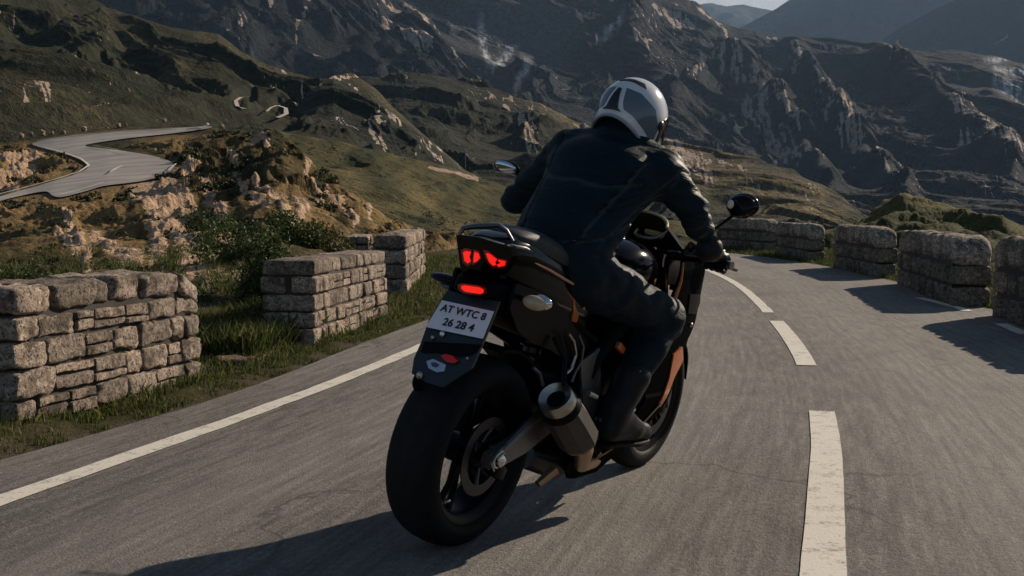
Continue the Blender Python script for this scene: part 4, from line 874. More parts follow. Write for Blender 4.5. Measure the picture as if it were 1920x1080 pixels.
bike = empty('motorcycle', BM); tag(bike, 'black and orange sport motorcycle leaning right on the road, red tail lights lit', 'motorcycle')
# ---- wheels
def wheel(name, cx, R, w, Rr, disc_r, two=False):
    tyre = MB(); pr = []
    for k in range(25):      # rounded motorcycle tyre section
        a = math.pi*k/24; c = math.cos(a); s_2 = math.sin(a); pr.append((Rr+.012+(R-Rr-.012)*s_2**.62, w/2*math.copysign(abs(c)**.85, c)))
    pr = [(Rr-.004, w*.40)]+pr+[(Rr-.004, -w*.40)]
    tyre.lathe(pr, (cx, 0, R), n=96, closed=True)
    rim = MB(); rim.lathe([(Rr+.004, w*.41), (Rr+.004, w*.36), (Rr-.016, w*.30), (Rr-.026, w*.1), (Rr-.026, -w*.1), (Rr-.016, -w*.30), (Rr+.004, -w*.36), (Rr+.004, -w*.41), (Rr-.012, -w*.40), (Rr-.034, -w*.30), (Rr-.04, 0), (Rr-.034, w*.30), (Rr-.012, w*.40)], (cx, 0, R), n=96, closed=True)
    for k in range(5):
        a = 2*math.pi*(k+.3)/5
        for da in (-.16, .16):
            p0 = Vector((cx+math.cos(a+da*.4)*.04, -.0, R+math.sin(a+da*.4)*.04)); p1 = Vector((cx+math.cos(a+da)*(Rr-.03), -w*.16, R+math.sin(a+da)*(Rr-.03)))
            rim.tube([p0, p0.lerp(p1, .5)+Vector((0, -.008, 0)), p1], [.016, .012, .013], 8)
    rim.lathe([(.0, w*.34), (.045, w*.34), (.05, w*.2), (.05, -w*.34), (.03, -w*.42), (0, -w*.42)], (cx, 0, R), n=32)
    ro = rim.build(name, M_satin, bike); ty_ = tyre.build('tyre', M_rubber, ro, sharp=60); pattr(ty_.data, 'cx', [cx]*len(ty_.data.vertices))
    v = MB().tube([(cx+math.cos(4.0)*(Rr-.03), -w*.2, R+math.sin(4.0)*(Rr-.03)), (cx+math.cos(4.0)*(Rr-.06), -w*.32, R+math.sin(4.0)*(Rr-.06))], .004, 8); v.build('valve', M_chrome, ro)
    for sd_ in ((-1, 1) if two else (-1,)):
        d = MB(); y0 = sd_*(w*.5-.004)
        d.lathe([(disc_r, y0), (disc_r, y0+.004), (disc_r*.72, y0+.004), (disc_r*.72, y0)], (cx, 0, R), n=64, closed=True)
        for k in range(6):
            a = 2*math.pi*k/6+.3; d.tube([(cx+math.cos(a)*disc_r*.74, y0+.002, R+math.sin(a)*disc_r*.74), (cx+math.cos(a+.25)*.045, y0*.8, R+math.sin(a+.25)*.045)], .006, 6)
        d.build('brake_disc', M_dsteel, ro)
    return ro
RW_ = wheel('rear_wheel', 0, .324, .192, .240, .135)
FWH = wheel('front_wheel', 1.40, .30, .125, .222, .15, True)
# axle, swingarm, caliper
sa = MB()
for sy in (-1, 1): sa.loft([[(x, sy*yy+a*.014, z+b*h) for a, b in ((-1, -1), (1, -1), (1, 1), (-1, 1))] for x, yy, z, h in ((-.05, .128, .33, .026), (.02, .130, .335, .036), (.18, .128, .365, .045), (.36, .115, .41, .05), (.52, .085, .44, .045))])
sa.box((.45, 0, .43), (.07, .2, .09), bev=.015); sa.tube([(.0, -.14, .345), (.16, -.138, .42), (.34, -.125, .47)], [.012, .016, .014], 8)
sw = sa.build('swingarm', M_alu, bike, sharp=30)
MB().lathe([(0, -.168), (.012, -.168), (.022, -.160), (.024, -.148), (.030, -.146), (.030, -.140)], (0, 0, .33), n=24).build('axle_nut', M_chrome, sw)
MB().box((.03, -.132, .28), (.07, .03, .05), (0, .5, 0), .008).build('brake_caliper', M_satin, sw)
MB().tube([(-.03, -.15, .30), (-.05, -.15, .325), (-.03, -.15, .35), (.0, -.15, .362), (.02, -.15, .35)], .006, 8).build('chain_adjuster', M_steel, sw)
ch = MB(); ch.tube([(0, .12, .33+.1), (.5, .11, .47)], .008, 6); ch.tube([(0, .12, .33-.1), (.5, .11, .40)], .008, 6); ch.lathe([(.1, .115), (.1, .122), (.03, .122), (.03, .115)], (0, 0, .33), n=40, closed=True); ch.build('drive_chain', M_dsteel, bike)
hg = MB(); hg.loft([[( -.0+math.cos(a)*.36, y, .33+math.sin(a)*.36) for y in (-.10, -.05, .05, .10)]+[(math.cos(a)*.35, y, .33+math.sin(a)*.35) for y in (.10, .05, -.05, -.10)] for a in [math.radians(q) for q in range(20, 100, 8)]])
hg.build('rear_hugger', M_matt, bike)
# ---- tail
tl = MB()
T_ = [(-.075, 1.020, .055, .030), (-.06, .995, .088, .062), (-.02, .98, .103, .085), (.06, .962, .115, .098), (.16, .925, .126, .110), (.28, .885, .135, .110), (.40, .845, .142, .105), (.50, .81, .14, .10)]
tl.loft([sec(x, 0, z, hw, hh, 32, 3.0, tilt=.35) for x, z, hw, hh in T_]); tail = tl.build('tail_fairing', M_black, bike, sharp=35)
# undertray and light housing
MB().loft([sec(x, 0, z, hw, hh, 24, 4, tilt=.5) for x, z, hw, hh in ((-.10, .885, .06, .02), (-.07, .885, .085, .035), (.02, .86, .10, .06), (.2, .80, .10, .08), (.4, .74, .11, .08))]).build('undertray', M_matt, bike)
def lens(pxs, x, depth=.006, dx=0):
    P = []
    for q in pxs:
        l = loc(q[0], q[1], x=x); z = l[2]; xx = -.058-(z-.95)*(-.35)*0
        P.append(l)
    return P
def plate_px(mb, pxs, x, slope, z0, th=.006):
    """flat shape given by photo pixels, lying on the plane x = X + slope*(z-z0), facing rearwards"""
    P = []
    for px, py in pxs:
        l = loc(px, py, x=x)
        for _ in range(4): l = loc(px, py, x=x+slope*(l[2]-z0))
        P.append(Vector(l))
    n = len(P); off = Vector((th, 0, 0)); mb.add([p-off*.5 for p in P]+[p+off*.5 for p in P], [list(range(n)), [n+i for i in range(n)][::-1]]+[[i, i+n, (i+1) % n+n, (i+1) % n] for i in range(n)]); return P
SL = -.55
fc = MB(); plate_px(fc, [(860, 440), (900, 444), (962, 462), (966, 480), (950, 510), (912, 530), (880, 528), (868, 500)], -.085, SL, .97, .03); fc.build('light_panel', M_black, tail)
def core_of(polys, x, s_=.52):
    m = MB()
    for P in polys:
        cx = sum(p[0] for p in P)/len(P); cy = sum(p[1] for p in P)/len(P); plate_px(m, [(cx+(a-cx)*s_, cy+(b-cy)*s_) for a, b in P], x, SL, .97, .006)
    return m
for pl_, lb in (([[(865, 469), (874, 465), (886, 468), (881, 481), (885, 494), (878, 500), (869, 493)], [(889, 467), (899, 471), (903, 484), (895, 493), (886, 497), (887, 484)]], 'left red tail light of two curved bars'), ([[(906, 468), (916, 470), (936, 486), (930, 494), (934, 501), (926, 504), (915, 493)], [(934, 484), (952, 488), (950, 500), (934, 504), (929, 498), (934, 495), (941, 492), (934, 489)]], 'right red tail light with a pointed wedge shape')):
    m = MB()
    for P in pl_: plate_px(m, P, -.098, SL, .97)
    lo2 = m.build('tail_light', M_redd, bike, smooth=False, label=lb); core_of(pl_, -.1025, .66).build('lit_core', M_red, lo2, smooth=False)
bl = MB(); plate_px(bl, [(861, 533), (868, 531), (900, 535), (909, 540), (909, 551), (902, 554), (872, 550), (862, 543)], -.125, SL, .88, .02); blo = bl.build('brake_light', M_redd, bike, smooth=False); c_ = MB(); plate_px(c_, [(865, 536), (872, 535), (899, 539), (906, 543), (906, 549), (900, 551), (873, 547), (866, 542)], -.1365, SL, .88, .004); c_.build('lit_core', M_red, blo, smooth=False)
# grab rail over the tail, passenger seat, rider seat
gr = MB(); pts = [loc(*p, y=yy) for p, yy in (((872, 452), .07), ((862, 440), .085), ((868, 428), .08), ((885, 425), .06), ((912, 423), .01), ((935, 422), -.02), ((950, 432), -.05), ((962, 452), -.07))]; gr.tube(pts, [.006, .009, .012, .013, .013, .012, .009, .007], 10, flat=.7); gr.build('grab_rail', M_alu, bike)
rl = MB(); rl.tube([loc(*p, y=yy) for p, yy in (((868, 445), .09), ((900, 446), .03), ((930, 452), -.03), ((962, 462), -.085), ((985, 466), -.10), ((1002, 474), -.104))], [.004, .006, .007, .007, .006, .004], 8); rl.build('tail_edge_highlight', M_alu, tail)  # bright strip shaped as the highlight along the cowl edge
ps = MB(); ps.loft([sec(x, 0, z, hw, hh, 28, 2.8) for x, z, hw, hh in ((-.01, 1.035, .05, .012), (.03, 1.045, .085, .030), (.10, 1.035, .105, .045), (.18, 1.015, .118, .055), (.26, .985, .122, .06), (.32, .955, .120, .055), (.36, .93, .10, .04), (.375, .92, .07, .02))]); ps.build('passenger_seat', M_seat, bike, sharp=60)
rs_ = MB(); rs_.loft([sec(x, 0, z, hw, hh, 28, 2.8) for x, z, hw, hh in ((.33, .90, .09, .02), (.37, .895, .135, .04), (.46, .878, .15, .045), (.56, .868, .135, .045), (.64, .872, .10, .04), (.68, .88, .06, .02))]); rs_.build('rider_seat', M_seat, bike, sharp=60)
# orange side panels of the tail
for sd_ in (-1, 1):
    op = MB(); Pp = [loc(*p, y=-yy) for p, yy in (((986, 490), .105), ((1005, 496), .112), ((1030, 508), .122), ((1060, 526), .134), ((1085, 540), .142), ((1096, 556), .146), ((1094, 582), .146), ((1086, 606), .143))]
    Pq = [loc(*p, y=-yy) for p, yy in (((988, 493), .107), ((1005, 500), .116), ((1028, 515), .126), ((1052, 534), .138), ((1070, 550), .146), ((1080, 566), .15), ((1081, 586), .15), ((1078, 604), .146))]
    V = []; 
    for a, b in zip(Pp, Pq):
        for q in (a, b): V.append((q[0], q[1]*-sd_*-1 if sd_ < 0 else -q[1], q[2]))
        for q in (b, a): V.append((q[0], (q[1] if sd_ < 0 else -q[1])*.93, q[2]))
    n = len(Pp); F = [[i*4+k, i*4+(k+1) % 4, (i+1)*4+(k+1) % 4, (i+1)*4+k] for i in range(n-1) for k in range(4)]+[[0, 1, 2, 3], [(n-1)*4+k for k in range(4)][::-1]]
    op.add(V, F); o_ = op.build('side_panel', M_org, bike, sharp=25)
    hl = MB(); hl.tube([(q[0], (q[1] if sd_ < 0 else -q[1])*1.01, q[2]+.003) for q in Pp[:-1]], [.002, .004, .005, .005, .005, .004, .003], 8); hl.build('edge_strip', simple('copper_edge', (.62, .27, .15), .4, coat=.3), o_)
    # lower black side cover
    V, F = panel([(-.03, .92), (.18, .87), (.34, .82), (.46, .76), (.52, .66), (.46, .58), (.38, .62), (.26, .67), (.12, .71), (.02, .76), (-.05, .84)], lambda x, z: .125+.02*(x-.1), .012, .025, sd_); MB().add(V, F).build('side_cover', M_satin, bike)
# rear indicators
for sd_, p in ((-1, (1004, 568)), (1, (838, 524))):
    l = loc(*p, y=sd_*.195) if sd_ < 0 else loc(840, 527, y=.19)
    s = MB(); s.tube([(l[0]+.04, sd_*.09, l[2]+.0), (l[0]+.01, sd_*.14, l[2]), (l[0], l[1]-sd_*.01, l[2])], [.009, .008, .010], 8); so = s.build('rear_indicator', M_matt, bike)
    if sd_ < 0: MB().ell((l[0]-.004, l[1], l[2]), (.024, .045, .024)).build('lens', M_pearl, so); MB().ell((l[0]+.012, l[1]-.008, l[2]+.004), (.022, .046, .026)).build('shell', M_chrome, so)
    else:
        MB().ell((l[0], l[1]+.005, l[2]+.006), (.032, .070, .018)).build('shell', M_black, so); MB().ell((l[0]-.002, l[1]-.01, l[2]-.016), (.022, .038, .013)).build('lens', M_alu, so)
# ---- plate carrier
PSL = .70   # bottom further back
pc = MB(); plate_px(pc, [(840, 545), (938, 566), (908, 640), (886, 690), (832, 726), (800, 716), (774, 700), (778, 672), (792, 640), (806, 600)], -.125, PSL, .80, .012); pc.tube([(-.02, 0, .86), (-.10, 0, .80)], .03, 12); pcl = pc.build('plate_carrier', simple('blue_grey_plastic', (.016, .022, .028), .4, bs=80), bike, smooth=False)
pl = MB(); PQ = plate_px(pl, [(829, 563), (926, 584), (905, 635), (799, 613)], -.138, PSL, .80, .004); plo = pl.build('number_plate', M_white, bike, smooth=False)
def text_mesh(body, size, name, mat, parent, O, X, Y, ext=.0006, cx=True, shear=0):
    cu = bpy.data.curves.new(name, 'FONT'); cu.body = body; cu.size = size; cu.align_x = 'CENTER'; cu.align_y = 'CENTER'; cu.extrude = ext; cu.offset = size*.02; cu.resolution_u = 3
    tmp = bpy.data.objects.new('tmp', cu); COL.objects.link(tmp); bpy.context.view_layer.update(); me = bpy.data.meshes.new_from_object(tmp.evaluated_get(bpy.context.evaluated_depsgraph_get())); bpy.data.objects.remove(tmp)
    Z = X.cross(Y).normalized()
    for v in me.vertices: c = v.co.copy(); v.co = O+X*c.x+Y*c.y+Z*(c.z+.0035)
    me.materials.clear(); return link(name, me, mat, parent)
px_ = (PQ[1]-PQ[0]).normalized(); py_ = (PQ[0]-PQ[3]); py_ = (py_-px_*py_.dot(px_)).normalized(); cen = sum(PQ, Vector())/4
text_mesh('AT WTC 8', .036, 'lettering', M_ink, plo, cen+py_*.023, px_, py_); text_mesh('26 28 4', .038, 'lettering', M_ink, plo, cen-py_*.023+px_*.003, px_, py_)
rr_ = MB(); plate_px(rr_, [(828, 667), (836, 663), (850, 667), (860, 677), (852, 681), (838, 678)], -.137, PSL, .80, .008); rr_.build('red_reflector', M_rred, bike, smooth=False)
stk = MB(); plate_px(stk, [(800, 677), (812, 673), (836, 684), (833, 696), (820, 698), (804, 690)], -.134, PSL, .80, .004); sto = stk.build('inspection_sticker', simple('pale_blue_sticker', (.42, .5, .60), .5), bike, smooth=False)
sb = MB(); plate_px(sb, [(808, 680), (815, 679), (824, 684), (818, 689), (811, 687)], -.1375, PSL, .80, .003); sb.build('sticker_print', simple('blue_print', (.05, .06, .16), .5), sto, smooth=False)
for nm, (a, b), rad, mt, xx in (('plate_lamp', (829, 627), .010, M_chrome, -.168), ('bolt', (787, 704), .012, M_steel, -.245), ('bolt', (811, 633), .007, M_steel, -.165), ('bolt', (876, 672), .005, M_steel, -.18)):
    l = loc(a, b, x=xx)
    for _ in range(4): l = loc(a, b, x=-.140+PSL*(l[2]-.80))
    MB().ell(l, (rad*.7, rad, rad*1.1), 14).build(nm, mt, bike)
l = loc(784, 716, x=-.235); MB().ell(l, (.02, .018, .03)).build('cable_end', M_matt, bike)
ul = MB(); plate_px(ul, [(797, 640), (905, 646), (886, 664), (862, 668), (820, 660), (790, 660)], -.134, PSL, .80, .008); ul.build('carrier_recess', M_satin, pcl, smooth=False)
# ---- exhaust
A = Vector(loc(1041, 745, y=-.205)); B = Vector(loc(1084, 820, y=-.232)); ax = (B-A).normalized(); Ln = (B-A).length
mf = MB(); mf.lathe([(.058, .03), (.066, .045), (.071, .08), (.075, Ln*.5), (.075, Ln), (.066, Ln+.02), (.045, Ln+.03)], A, ax, 9); mfo = mf.build('muffler', M_muff, bike, sharp=20)
ec = MB(); ec.lathe([(.034, .01), (.050, .002), (.058, -.006), (.062, .0), (.064, .02), (.064, .036), (.058, .036)], A, ax, 40); ec.build('end_ring', M_steel, mfo, sharp=50)
MB().lathe([(.0, .06), (.045, .06), (.052, .004), (.055, .0)], A, ax, 32).build('outlet', M_ink, mfo)
MB().lathe([(.0655, .038), (.070, .050), (.0715, .066), (.064, .068)], A, ax, 40).build('band', M_satin, mfo)
stp = MB(); stp.tube([A+ax*.05+Vector((0, 0, .07)), A+ax*.02+Vector((.06, .03, .13)), Vector((.24, -.14, .72))], [.009, .009, .008], 8); stp.build('hanger', M_satin, mfo)
ep = MB(); ep.tube([B+ax*.03, B+ax*.075+Vector((.03, .02, -.01)), Vector((.56, -.17, .215)), Vector((.75, -.12, .175)), Vector((1.02, -.06, .18)), Vector((1.12, -.05, .28))], [.04, .036, .028, .026, .025, .025], 14); ep.build('exhaust_pipe', M_bronze, bike)
ep = MB(); ep.tube([Vector((.40, -.02, .23)), Vector((.55, -.06, .19)), Vector((.75, -.03, .17)), Vector((1.0, .02, .18))], [.045, .06, .05, .03], 14); ep.build('collector_box', M_dsteel, bike)
for a, b in (((1008, 908), (1040, 880)), ((1098, 868), (1122, 846)),):
    MB().tube([loc(*a, y=-.12), loc(*b, y=-.14)], [.014, .02], 10).build('link_pipe', M_bronze, bike)
# ---- frame, engine and mechanical clutter between the wheels
eng = MB(); eng.box((.72, 0, .42), (.34, .30, .26), (0, -.15, 0), .03); eng.box((.88, 0, .56), (.26, .26, .26), (0, .45, 0), .03); eng.lathe([(0, -.175), (.07, -.17), (.085, -.15), (.09, -.10)], (.66, 0, .38), n=32); eng.lathe([(0, -.17), (.05, -.165), (.06, -.14)], (.84, 0, .36), n=32); eng.box((.72, 0, .24), (.40, .22, .14), (0, 0, 0), .03)
for k in range(7): eng.box((1.0-k*.0, 0, .40+k*.045), (.05, .26, .012))
eng.build('engine', M_satin, bike, sharp=30)
fr = MB()
for sy in (-1, 1):
    fr.tube([(.50, sy*.12, .46), (.56, sy*.15, .62), (.72, sy*.17, .76), (1.0, sy*.12, .86), (1.14, 0, .88)], [.03, .03, .035, .03, .03], 10)
    fr.tube([(.55, sy*.14, .68), (.3, sy*.11, .80), (.02, sy*.07, .92)], .014, 8); fr.tube([(.52, sy*.13, .52), (.34, sy*.12, .70), (.2, sy*.10, .84)], .012, 8)
fr.build('frame', M_matt, bike)
MB().box(loc(1163, 652, y=-.20), (.06, .02, .028), (0, .5, 0), .006).build('frame_badge', M_org, bike)
sh = MB(); sh.tube([(.30, 0, .42), (.36, 0, .72)], .028, 14)
for k in range(8): sh.lathe([(.04, 0), (.046, .006), (.04, .012)], (.305+.007*k, 0, .46+k*.03), axis=(.19, 0, 1), n=20)
sh.build('rear_shock', M_dsteel, bike)
for pts, r, mt, nm in (([(1066, 625), (1076, 640), (1080, 665), (1072, 690), (1062, 700)], .006, M_steel, 'brake_hose'), ([(1085, 628), (1094, 650), (1090, 678), (1078, 700), (1072, 716)], .005, M_alu, 'brake_hose'), ([(1000, 690), (1012, 700), (1018, 722)], .006, M_alu, 'brake_hose'),
                    ([(1108, 712), (1116, 726), (1124, 700)], .006, M_alu, 'brake_hose')):
    MB().tube([loc(*p, y=-.16) for p in pts], r, 8).build(nm, mt, bike)
# foot rests, levers
for sd_ in (-1, 1):
    fp = MB(); l = Vector(loc(1128, 795, y=-.20)); fp.tube([Vector((l.x, sd_*.14, l.z+.01)), Vector((l.x+.02, sd_*.27, l.z+.01))], [.012, .012], 10); fp.build('foot_peg', M_alu, bike)
    hp_ = MB(); V, F = panel([(.42, .62), (.55, .66), (.62, .50), (.60, .36), (.52, .33), (.50, .45)], lambda x, z: .165, .010, .03, sd_); hp_.add(V, F); hp_.build('heel_plate', M_alu if sd_ < 0 else M_satin, bike)
MB().tube([loc(1103, 737, y=-.19), loc(1118, 744, y=-.2)], [.012, .010], 8).build('master_cylinder', M_steel, bike)
MB().tube([loc(1126, 788, y=-.21), loc(1140, 797, y=-.21), loc(1150, 806, y=-.21)], [.008, .011, .008], 8).build('brake_pedal', M_chrome, bike)
MB().tube([loc(1126, 808, y=-.20), loc(1130, 824, y=-.20), loc(1146, 832, y=-.2)], [.008, .008, .008], 8).build('shift_linkage', M_steel, bike)
# ---- tank and nose
tk = MB(); tk.loft([sec(x, 0, z, hw, hh, 32, 2.3) for x, z, hw, hh in ((.56, .86, .07, .05), (.62, .88, .11, .08), (.70, .90, .15, .11), (.80, .91, .175, .125), (.90, .91, .175, .12), (1.0, .895, .14, .10), (1.07, .88, .08, .06))]); tko = tk.build('fuel_tank', M_black, bike, sharp=70)
MB().lathe([(0, .012), (.03, .012), (.036, .0)], (.86, 0, 1.032), axis=(0, 0, 1), n=24).build('filler_cap', M_chrome, tko)
def yf(x, z):
    y = .235 if x < 1.0 else .235*math.sqrt(max(.03, 1-((x-1.0)/.56)**2))
    y *= 1-.10*max(0, (x-.6 < 0)); y = y*(1-.45*sstep(.45, .12, z)) if z < .45 else y
    return float(y-.05*sstep(.9, 1.08, z))
OUT = [(.98, .90), (1.04, 1.0), (1.16, 1.04), (1.32, 1.0), (1.46, .90), (1.545, .80), (1.50, .72), (1.36, .70), (1.24, .64), (1.16, .52), (1.10, .36), (.98, .20), (.78, .13), (.58, .14), (.52, .20), (.60, .28), (.80, .34), (.88, .44), (.80, .56), (.86, .68), (.98, .74), (.94, .82)]
for sd_ in (-1, 1):
    V, F = panel(OUT, yf, .010, .025, sd_); fo = MB().add(V, F).build('side_fairing', M_fair, bike, sharp=50)
    # orange edging along the rear border and a flash lower down
    e = MB(); q = [(1.02, .97), (.99, .90), (.955, .82), (.985, .745), (.93, .715), (.865, .68)]; e.tube([(x, sd_*(yf(x, z)+.004), z) for x, z in q], [.004, .006, .010, .010, .006, .004], 8, flat=.6); e.build('orange_edge', M_org, fo)
    V, F = panel([(1.06, .60), (1.15, .62), (1.20, .56), (1.12, .50), (1.05, .38), (1.02, .40), (1.06, .50)], lambda x, z: yf(x, z)+.006, .008, .02, sd_); MB().add(V, F).build('orange_flash', M_org, fo)
    e = MB(); e.tube([(x, sd_*(yf(x, z)+.006), z) for x, z in ((1.03, .40), (.95, .30), (.86, .24), (.70, .20))], [.005, .004, .004, .003], 8); e.build('copper_line', M_bronze, fo)
ns = MB(); ns.loft([[(x+.02*math.cos(a)*0, y, z) for a, y, z in [(a, .98*yf(x, z0)*math.sin(a), z0+h*math.cos(a)) for a in np.linspace(-1.57, 1.57, 14)]] for x, z0, h in ((1.12, .98, .05), (1.22, .96, .06), (1.34, .92, .06), (1.46, .86, .05), (1.535, .79, .02))], cap=False)
ns.build('nose_fairing', M_black, bike)
wsn = MB()
def wsg(u, v): a = u*1.25; wd = .175-.035*v; return Vector((1.30-.20*v-.10*(1-math.cos(a))*1.6, math.sin(a)*wd/.95, 1.0+.125*v-.05*(1-math.cos(a))))
U_ = np.linspace(-1, 1, 25); Vv = np.linspace(0, 1, 9)
wsn.add([wsg(u, v) for u in U_ for v in Vv]+[wsg(u, v)+Vector((.004, 0, -.001)) for u in U_ for v in Vv], [[i*9+j, (i+1)*9+j, (i+1)*9+j+1, i*9+j+1] for i in range(24) for j in range(8)]+[[225+i*9+j, 225+i*9+j+1, 225+(i+1)*9+j+1, 225+(i+1)*9+j] for i in range(24) for j in range(8)])
wso = wsn.build('windscreen', M_screen, bike); rim_ = MB(); rim_.tube([wsg(u, 1.0) for u in U_], .006, 8); rim_.build('screen_edge', simple('sun_glint_gold', (.62, .47, .26), .35, metal=.6), wso)  # gold colour paints the sun caught along the screen's top edge
dsh = MB(); dsh.loft([sec(x, 0, z, hw, hh, 24, 4) for x, z, hw, hh in ((1.10, 1.0, .10, .03), (1.14, 1.0, .11, .04), (1.20, 1.0, .10, .035))]); dso = dsh.build('instrument_cluster', M_matt, bike)
MB().tube([loc(*p, x=1.08) for p in ((1196, 428), (1193, 437), (1200, 444), (1216, 448), (1232, 447), (1243, 441), (1252, 432))], [.008, .010, .010, .010, .009, .007, .004], 8).build('dial_rim', M_steel, dso)
MB().box(loc(1226, 437, x=1.095), (.01, .08, .022), (0, -.4, 0), .003).build('display', M_pearl, dso)
tc_ = MB(); tc_.box((1.04, 0, .955), (.07, .24, .03), (0, -.3, 0), .008); tc_.build('top_clamp', M_satin, bike)
for a, b, s_2 in ((1180, 468, .016), (1196, 474, .022), (1206, 476, .014), (1228, 466, .008)):
    MB().ell(loc(a, b, x=.98), (s_2*.6, s_2, s_2*.8), 12).build('steering_bolt', M_chrome, bike)
MB().tube([loc(*p, x=1.0) for p in ((1247, 478), (1244, 488), (1243, 500))], .006, 8).build('fork_cap', M_steel, bike)
MB().tube([loc(*p, x=1.04) for p in ((1252, 471), (1262, 472), (1275, 473))], .005, 8).build('clutch_cable', M_alu, bike)
fl = []
for sd_ in (-1, 1):
    k = MB(); k.tube([(1.10, sd_*.095, .93), (1.26, sd_*.095, .60)], .027, 16); k.tube([(1.25, sd_*.095, .62), (1.40, sd_*.095, .30)], .022, 16); k.box((1.39, sd_*.095, .31), (.05, .03, .08), bev=.01); k.build('front_fork', M_dsteel, bike)
    hb = MB(); hb.tube([(1.06, sd_*.10, .965), (1.055, sd_*.19, .98), (1.04, sd_*.29, .995), (1.03, sd_*.36, .998)], .012, 12); ho_ = hb.build('handlebar', M_satin, bike)
    MB().tube([(1.035, sd_*.285, .995), (1.02, sd_*.405, 1.0)], .017, 14).build('grip', M_rubber, ho_); MB().tube([(1.018, sd_*.405, 1.0), (1.014, sd_*.422, 1.001)], .016, 14).build('bar_end', M_steel, ho_)
    MB().tube([(1.06, sd_*.24, .99), (1.12, sd_*.30, .985), (1.11, sd_*.41, .975)], [.008, .006, .006], 8).build('lever', M_steel, ho_)
fm = MB(); fm.loft([[(1.40+math.cos(a)*.325, y*wv, .30+math.sin(a)*.325-abs(y)*.25) for y in (-.075, -.04, 0, .04, .075)]+[(1.40+math.cos(a)*.318, y*wv, .30+math.sin(a)*.318-abs(y)*.25) for y in (.075, .04, 0, -.04, -.075)] for a, wv in [(math.radians(q), .6+.4*math.sin(math.radians((q-10)/160*180))) for q in range(15, 160, 8)]])
fm.build('front_mudguard', M_black, bike)
# mirrors
def mirror(c, base, rot, r, name='mirror'):
    c = Vector(c); s = MB(); s.tube([base, (Vector(base)+c)/2+Vector((.02, 0, .01)), c+Vector((.02, 0, -.01))], [.008, .006, .008], 8); so = s.build(name, M_satin, bike)
    from mathutils import Euler
    R_ = Euler(rot).to_matrix(); MB().ell(c+Vector((.015, 0, 0)), r, 24, rot=R_).build('mirror_shell', M_black, so)
    g_ = MB(); g_.ell(c-Vector((.004, 0, 0)), (r[0]*.72, r[1]*.88, r[2]*.86), 24, rot=R_); g_.build('mirror_glass', M_mirror, so); return so
mirror(loc(949, 313, x=.98), (1.10, .20, 1.02), (.12, -.25, 0), (.016, .060, .028))
mo = mirror(loc(1390, 386, x=1.12), (1.14, -.19, 1.0), (-.15, .35, 0), (.035, .066, .052))
for o in list(mo.children):
    if o.name.startswith('mirror_glass'): o.data.materials[0] = M_black
MB().ell(Vector(loc(1370, 383, x=1.085)), (.010, .013, .017), 14).build('mirror_glint', simple('glint_white', (.75, .7, .6), .3), mo)  # white bead painted in as the glint on the mirror dome
# front indicator and crash knobs on the right flank
l = Vector(loc(1278, 543, x=1.18)); fi = MB().tube([l+Vector((.0, .05, 0)), l], .012, 10).build('front_indicator', M_matt, bike); MB().ell(l, (.018, .030, .016), 16).build('lens', M_amber, fi)
V, F = panel([(1.12, .84), (1.30, .82), (1.36, .78), (1.28, .74), (1.14, .76)], lambda x, z: yf(x, z)+.005, .006, .02, -1); MB().add(V, F).build('air_vent', M_matt, bike)
for a, b in ((1292, 556), (1293, 611)):
    l = Vector(loc(a, b, x=1.22)); k = MB().tube([l+Vector((0, .06, 0)), l], [.012, .014], 12); ko = k.build('crash_knob', M_matt, bike); MB().ell(l+Vector((-.004, -.006, .006)), (.010, .010, .010), 12).build('cap', M_steel, ko)
# ================================================================ rider, posed in the motorcycle's own frame
def m_cloth(name, a, b, rough, bump, fold=1.0):
    t = NT(name); co = t.co(); n = t.noise(co, 7, 5, .6, .8); g_ = t.noise(co, 320, 2, .6); f = t.noise(t.co(scale=(1, .55, 2.6), rot=(0, .5, 0)), 9, 4, .55, 1.2)
    t.set(color=t.mix(t.attr('seam'), t.ramp(n, [(.3, a), (.7, b)]), (.050, .062, .070)), rough=t.ramp(n, [(.3, rough*.8), (.7, min(1, rough*1.25))]), spec=.13)
    t.bump(t.math('ADD', t.math('MULTIPLY', f, fold), t.math('MULTIPLY', g_, .05)), bump, .02); return t.m
M_jack = m_cloth('navy_black_leather', (.0035, .011, .016), (.007, .018, .026), .52, .55); M_trou = m_cloth('dark_blue_riding_trousers', (.0035, .010, .016), (.007, .018, .027), .62, .5)
M_boot = m_cloth('black_boot_leather', (.009, .010, .012), (.018, .020, .022), .35, .3, .4); M_glove = m_cloth('black_glove_leather', (.008, .009, .010), (.02, .021, .022), .4, .3, .4)
M_skin = simple('skin', (.42, .24, .17), .55)
J = dict(pel=(.40, 0, .965), neck=(.765, 0, 1.40), head=(.80, 0, 1.49), shL=(.715, .185, 1.325), shR=(.735, -.195, 1.315), elL=(.755, .405, 1.105), haL=(.985, .355, 1.035), elR=(.81, -.315, 1.185), haR=(.985, -.355, 1.035),
         hipR=(.43, -.100, .925), hipL=(.43, .100, .925), knR=(.865, -.255, .765), knL=(.865, .255, .765), anR=(.645, -.225, .43), anL=(.645, .225, .43), toR=(.86, -.25, .318), toL=(.86, .25, .318))
Y_ = (0, 1, 0)
def f_torso(P, o):
    d = fcone(P, (.395, .004, .965), (.63, 0, 1.24), .130-o, .138-o, Y_, 1.46)
    d = smin(d, ellip(P, (.665, 0, 1.275), (.138-o, .215-o, .128-o)), .06)
    for s in ('L', 'R'):
        d = smin(d, rcone(P, J['sh'+s], J['neck'], .075-o, .062-o), .06)
    return d
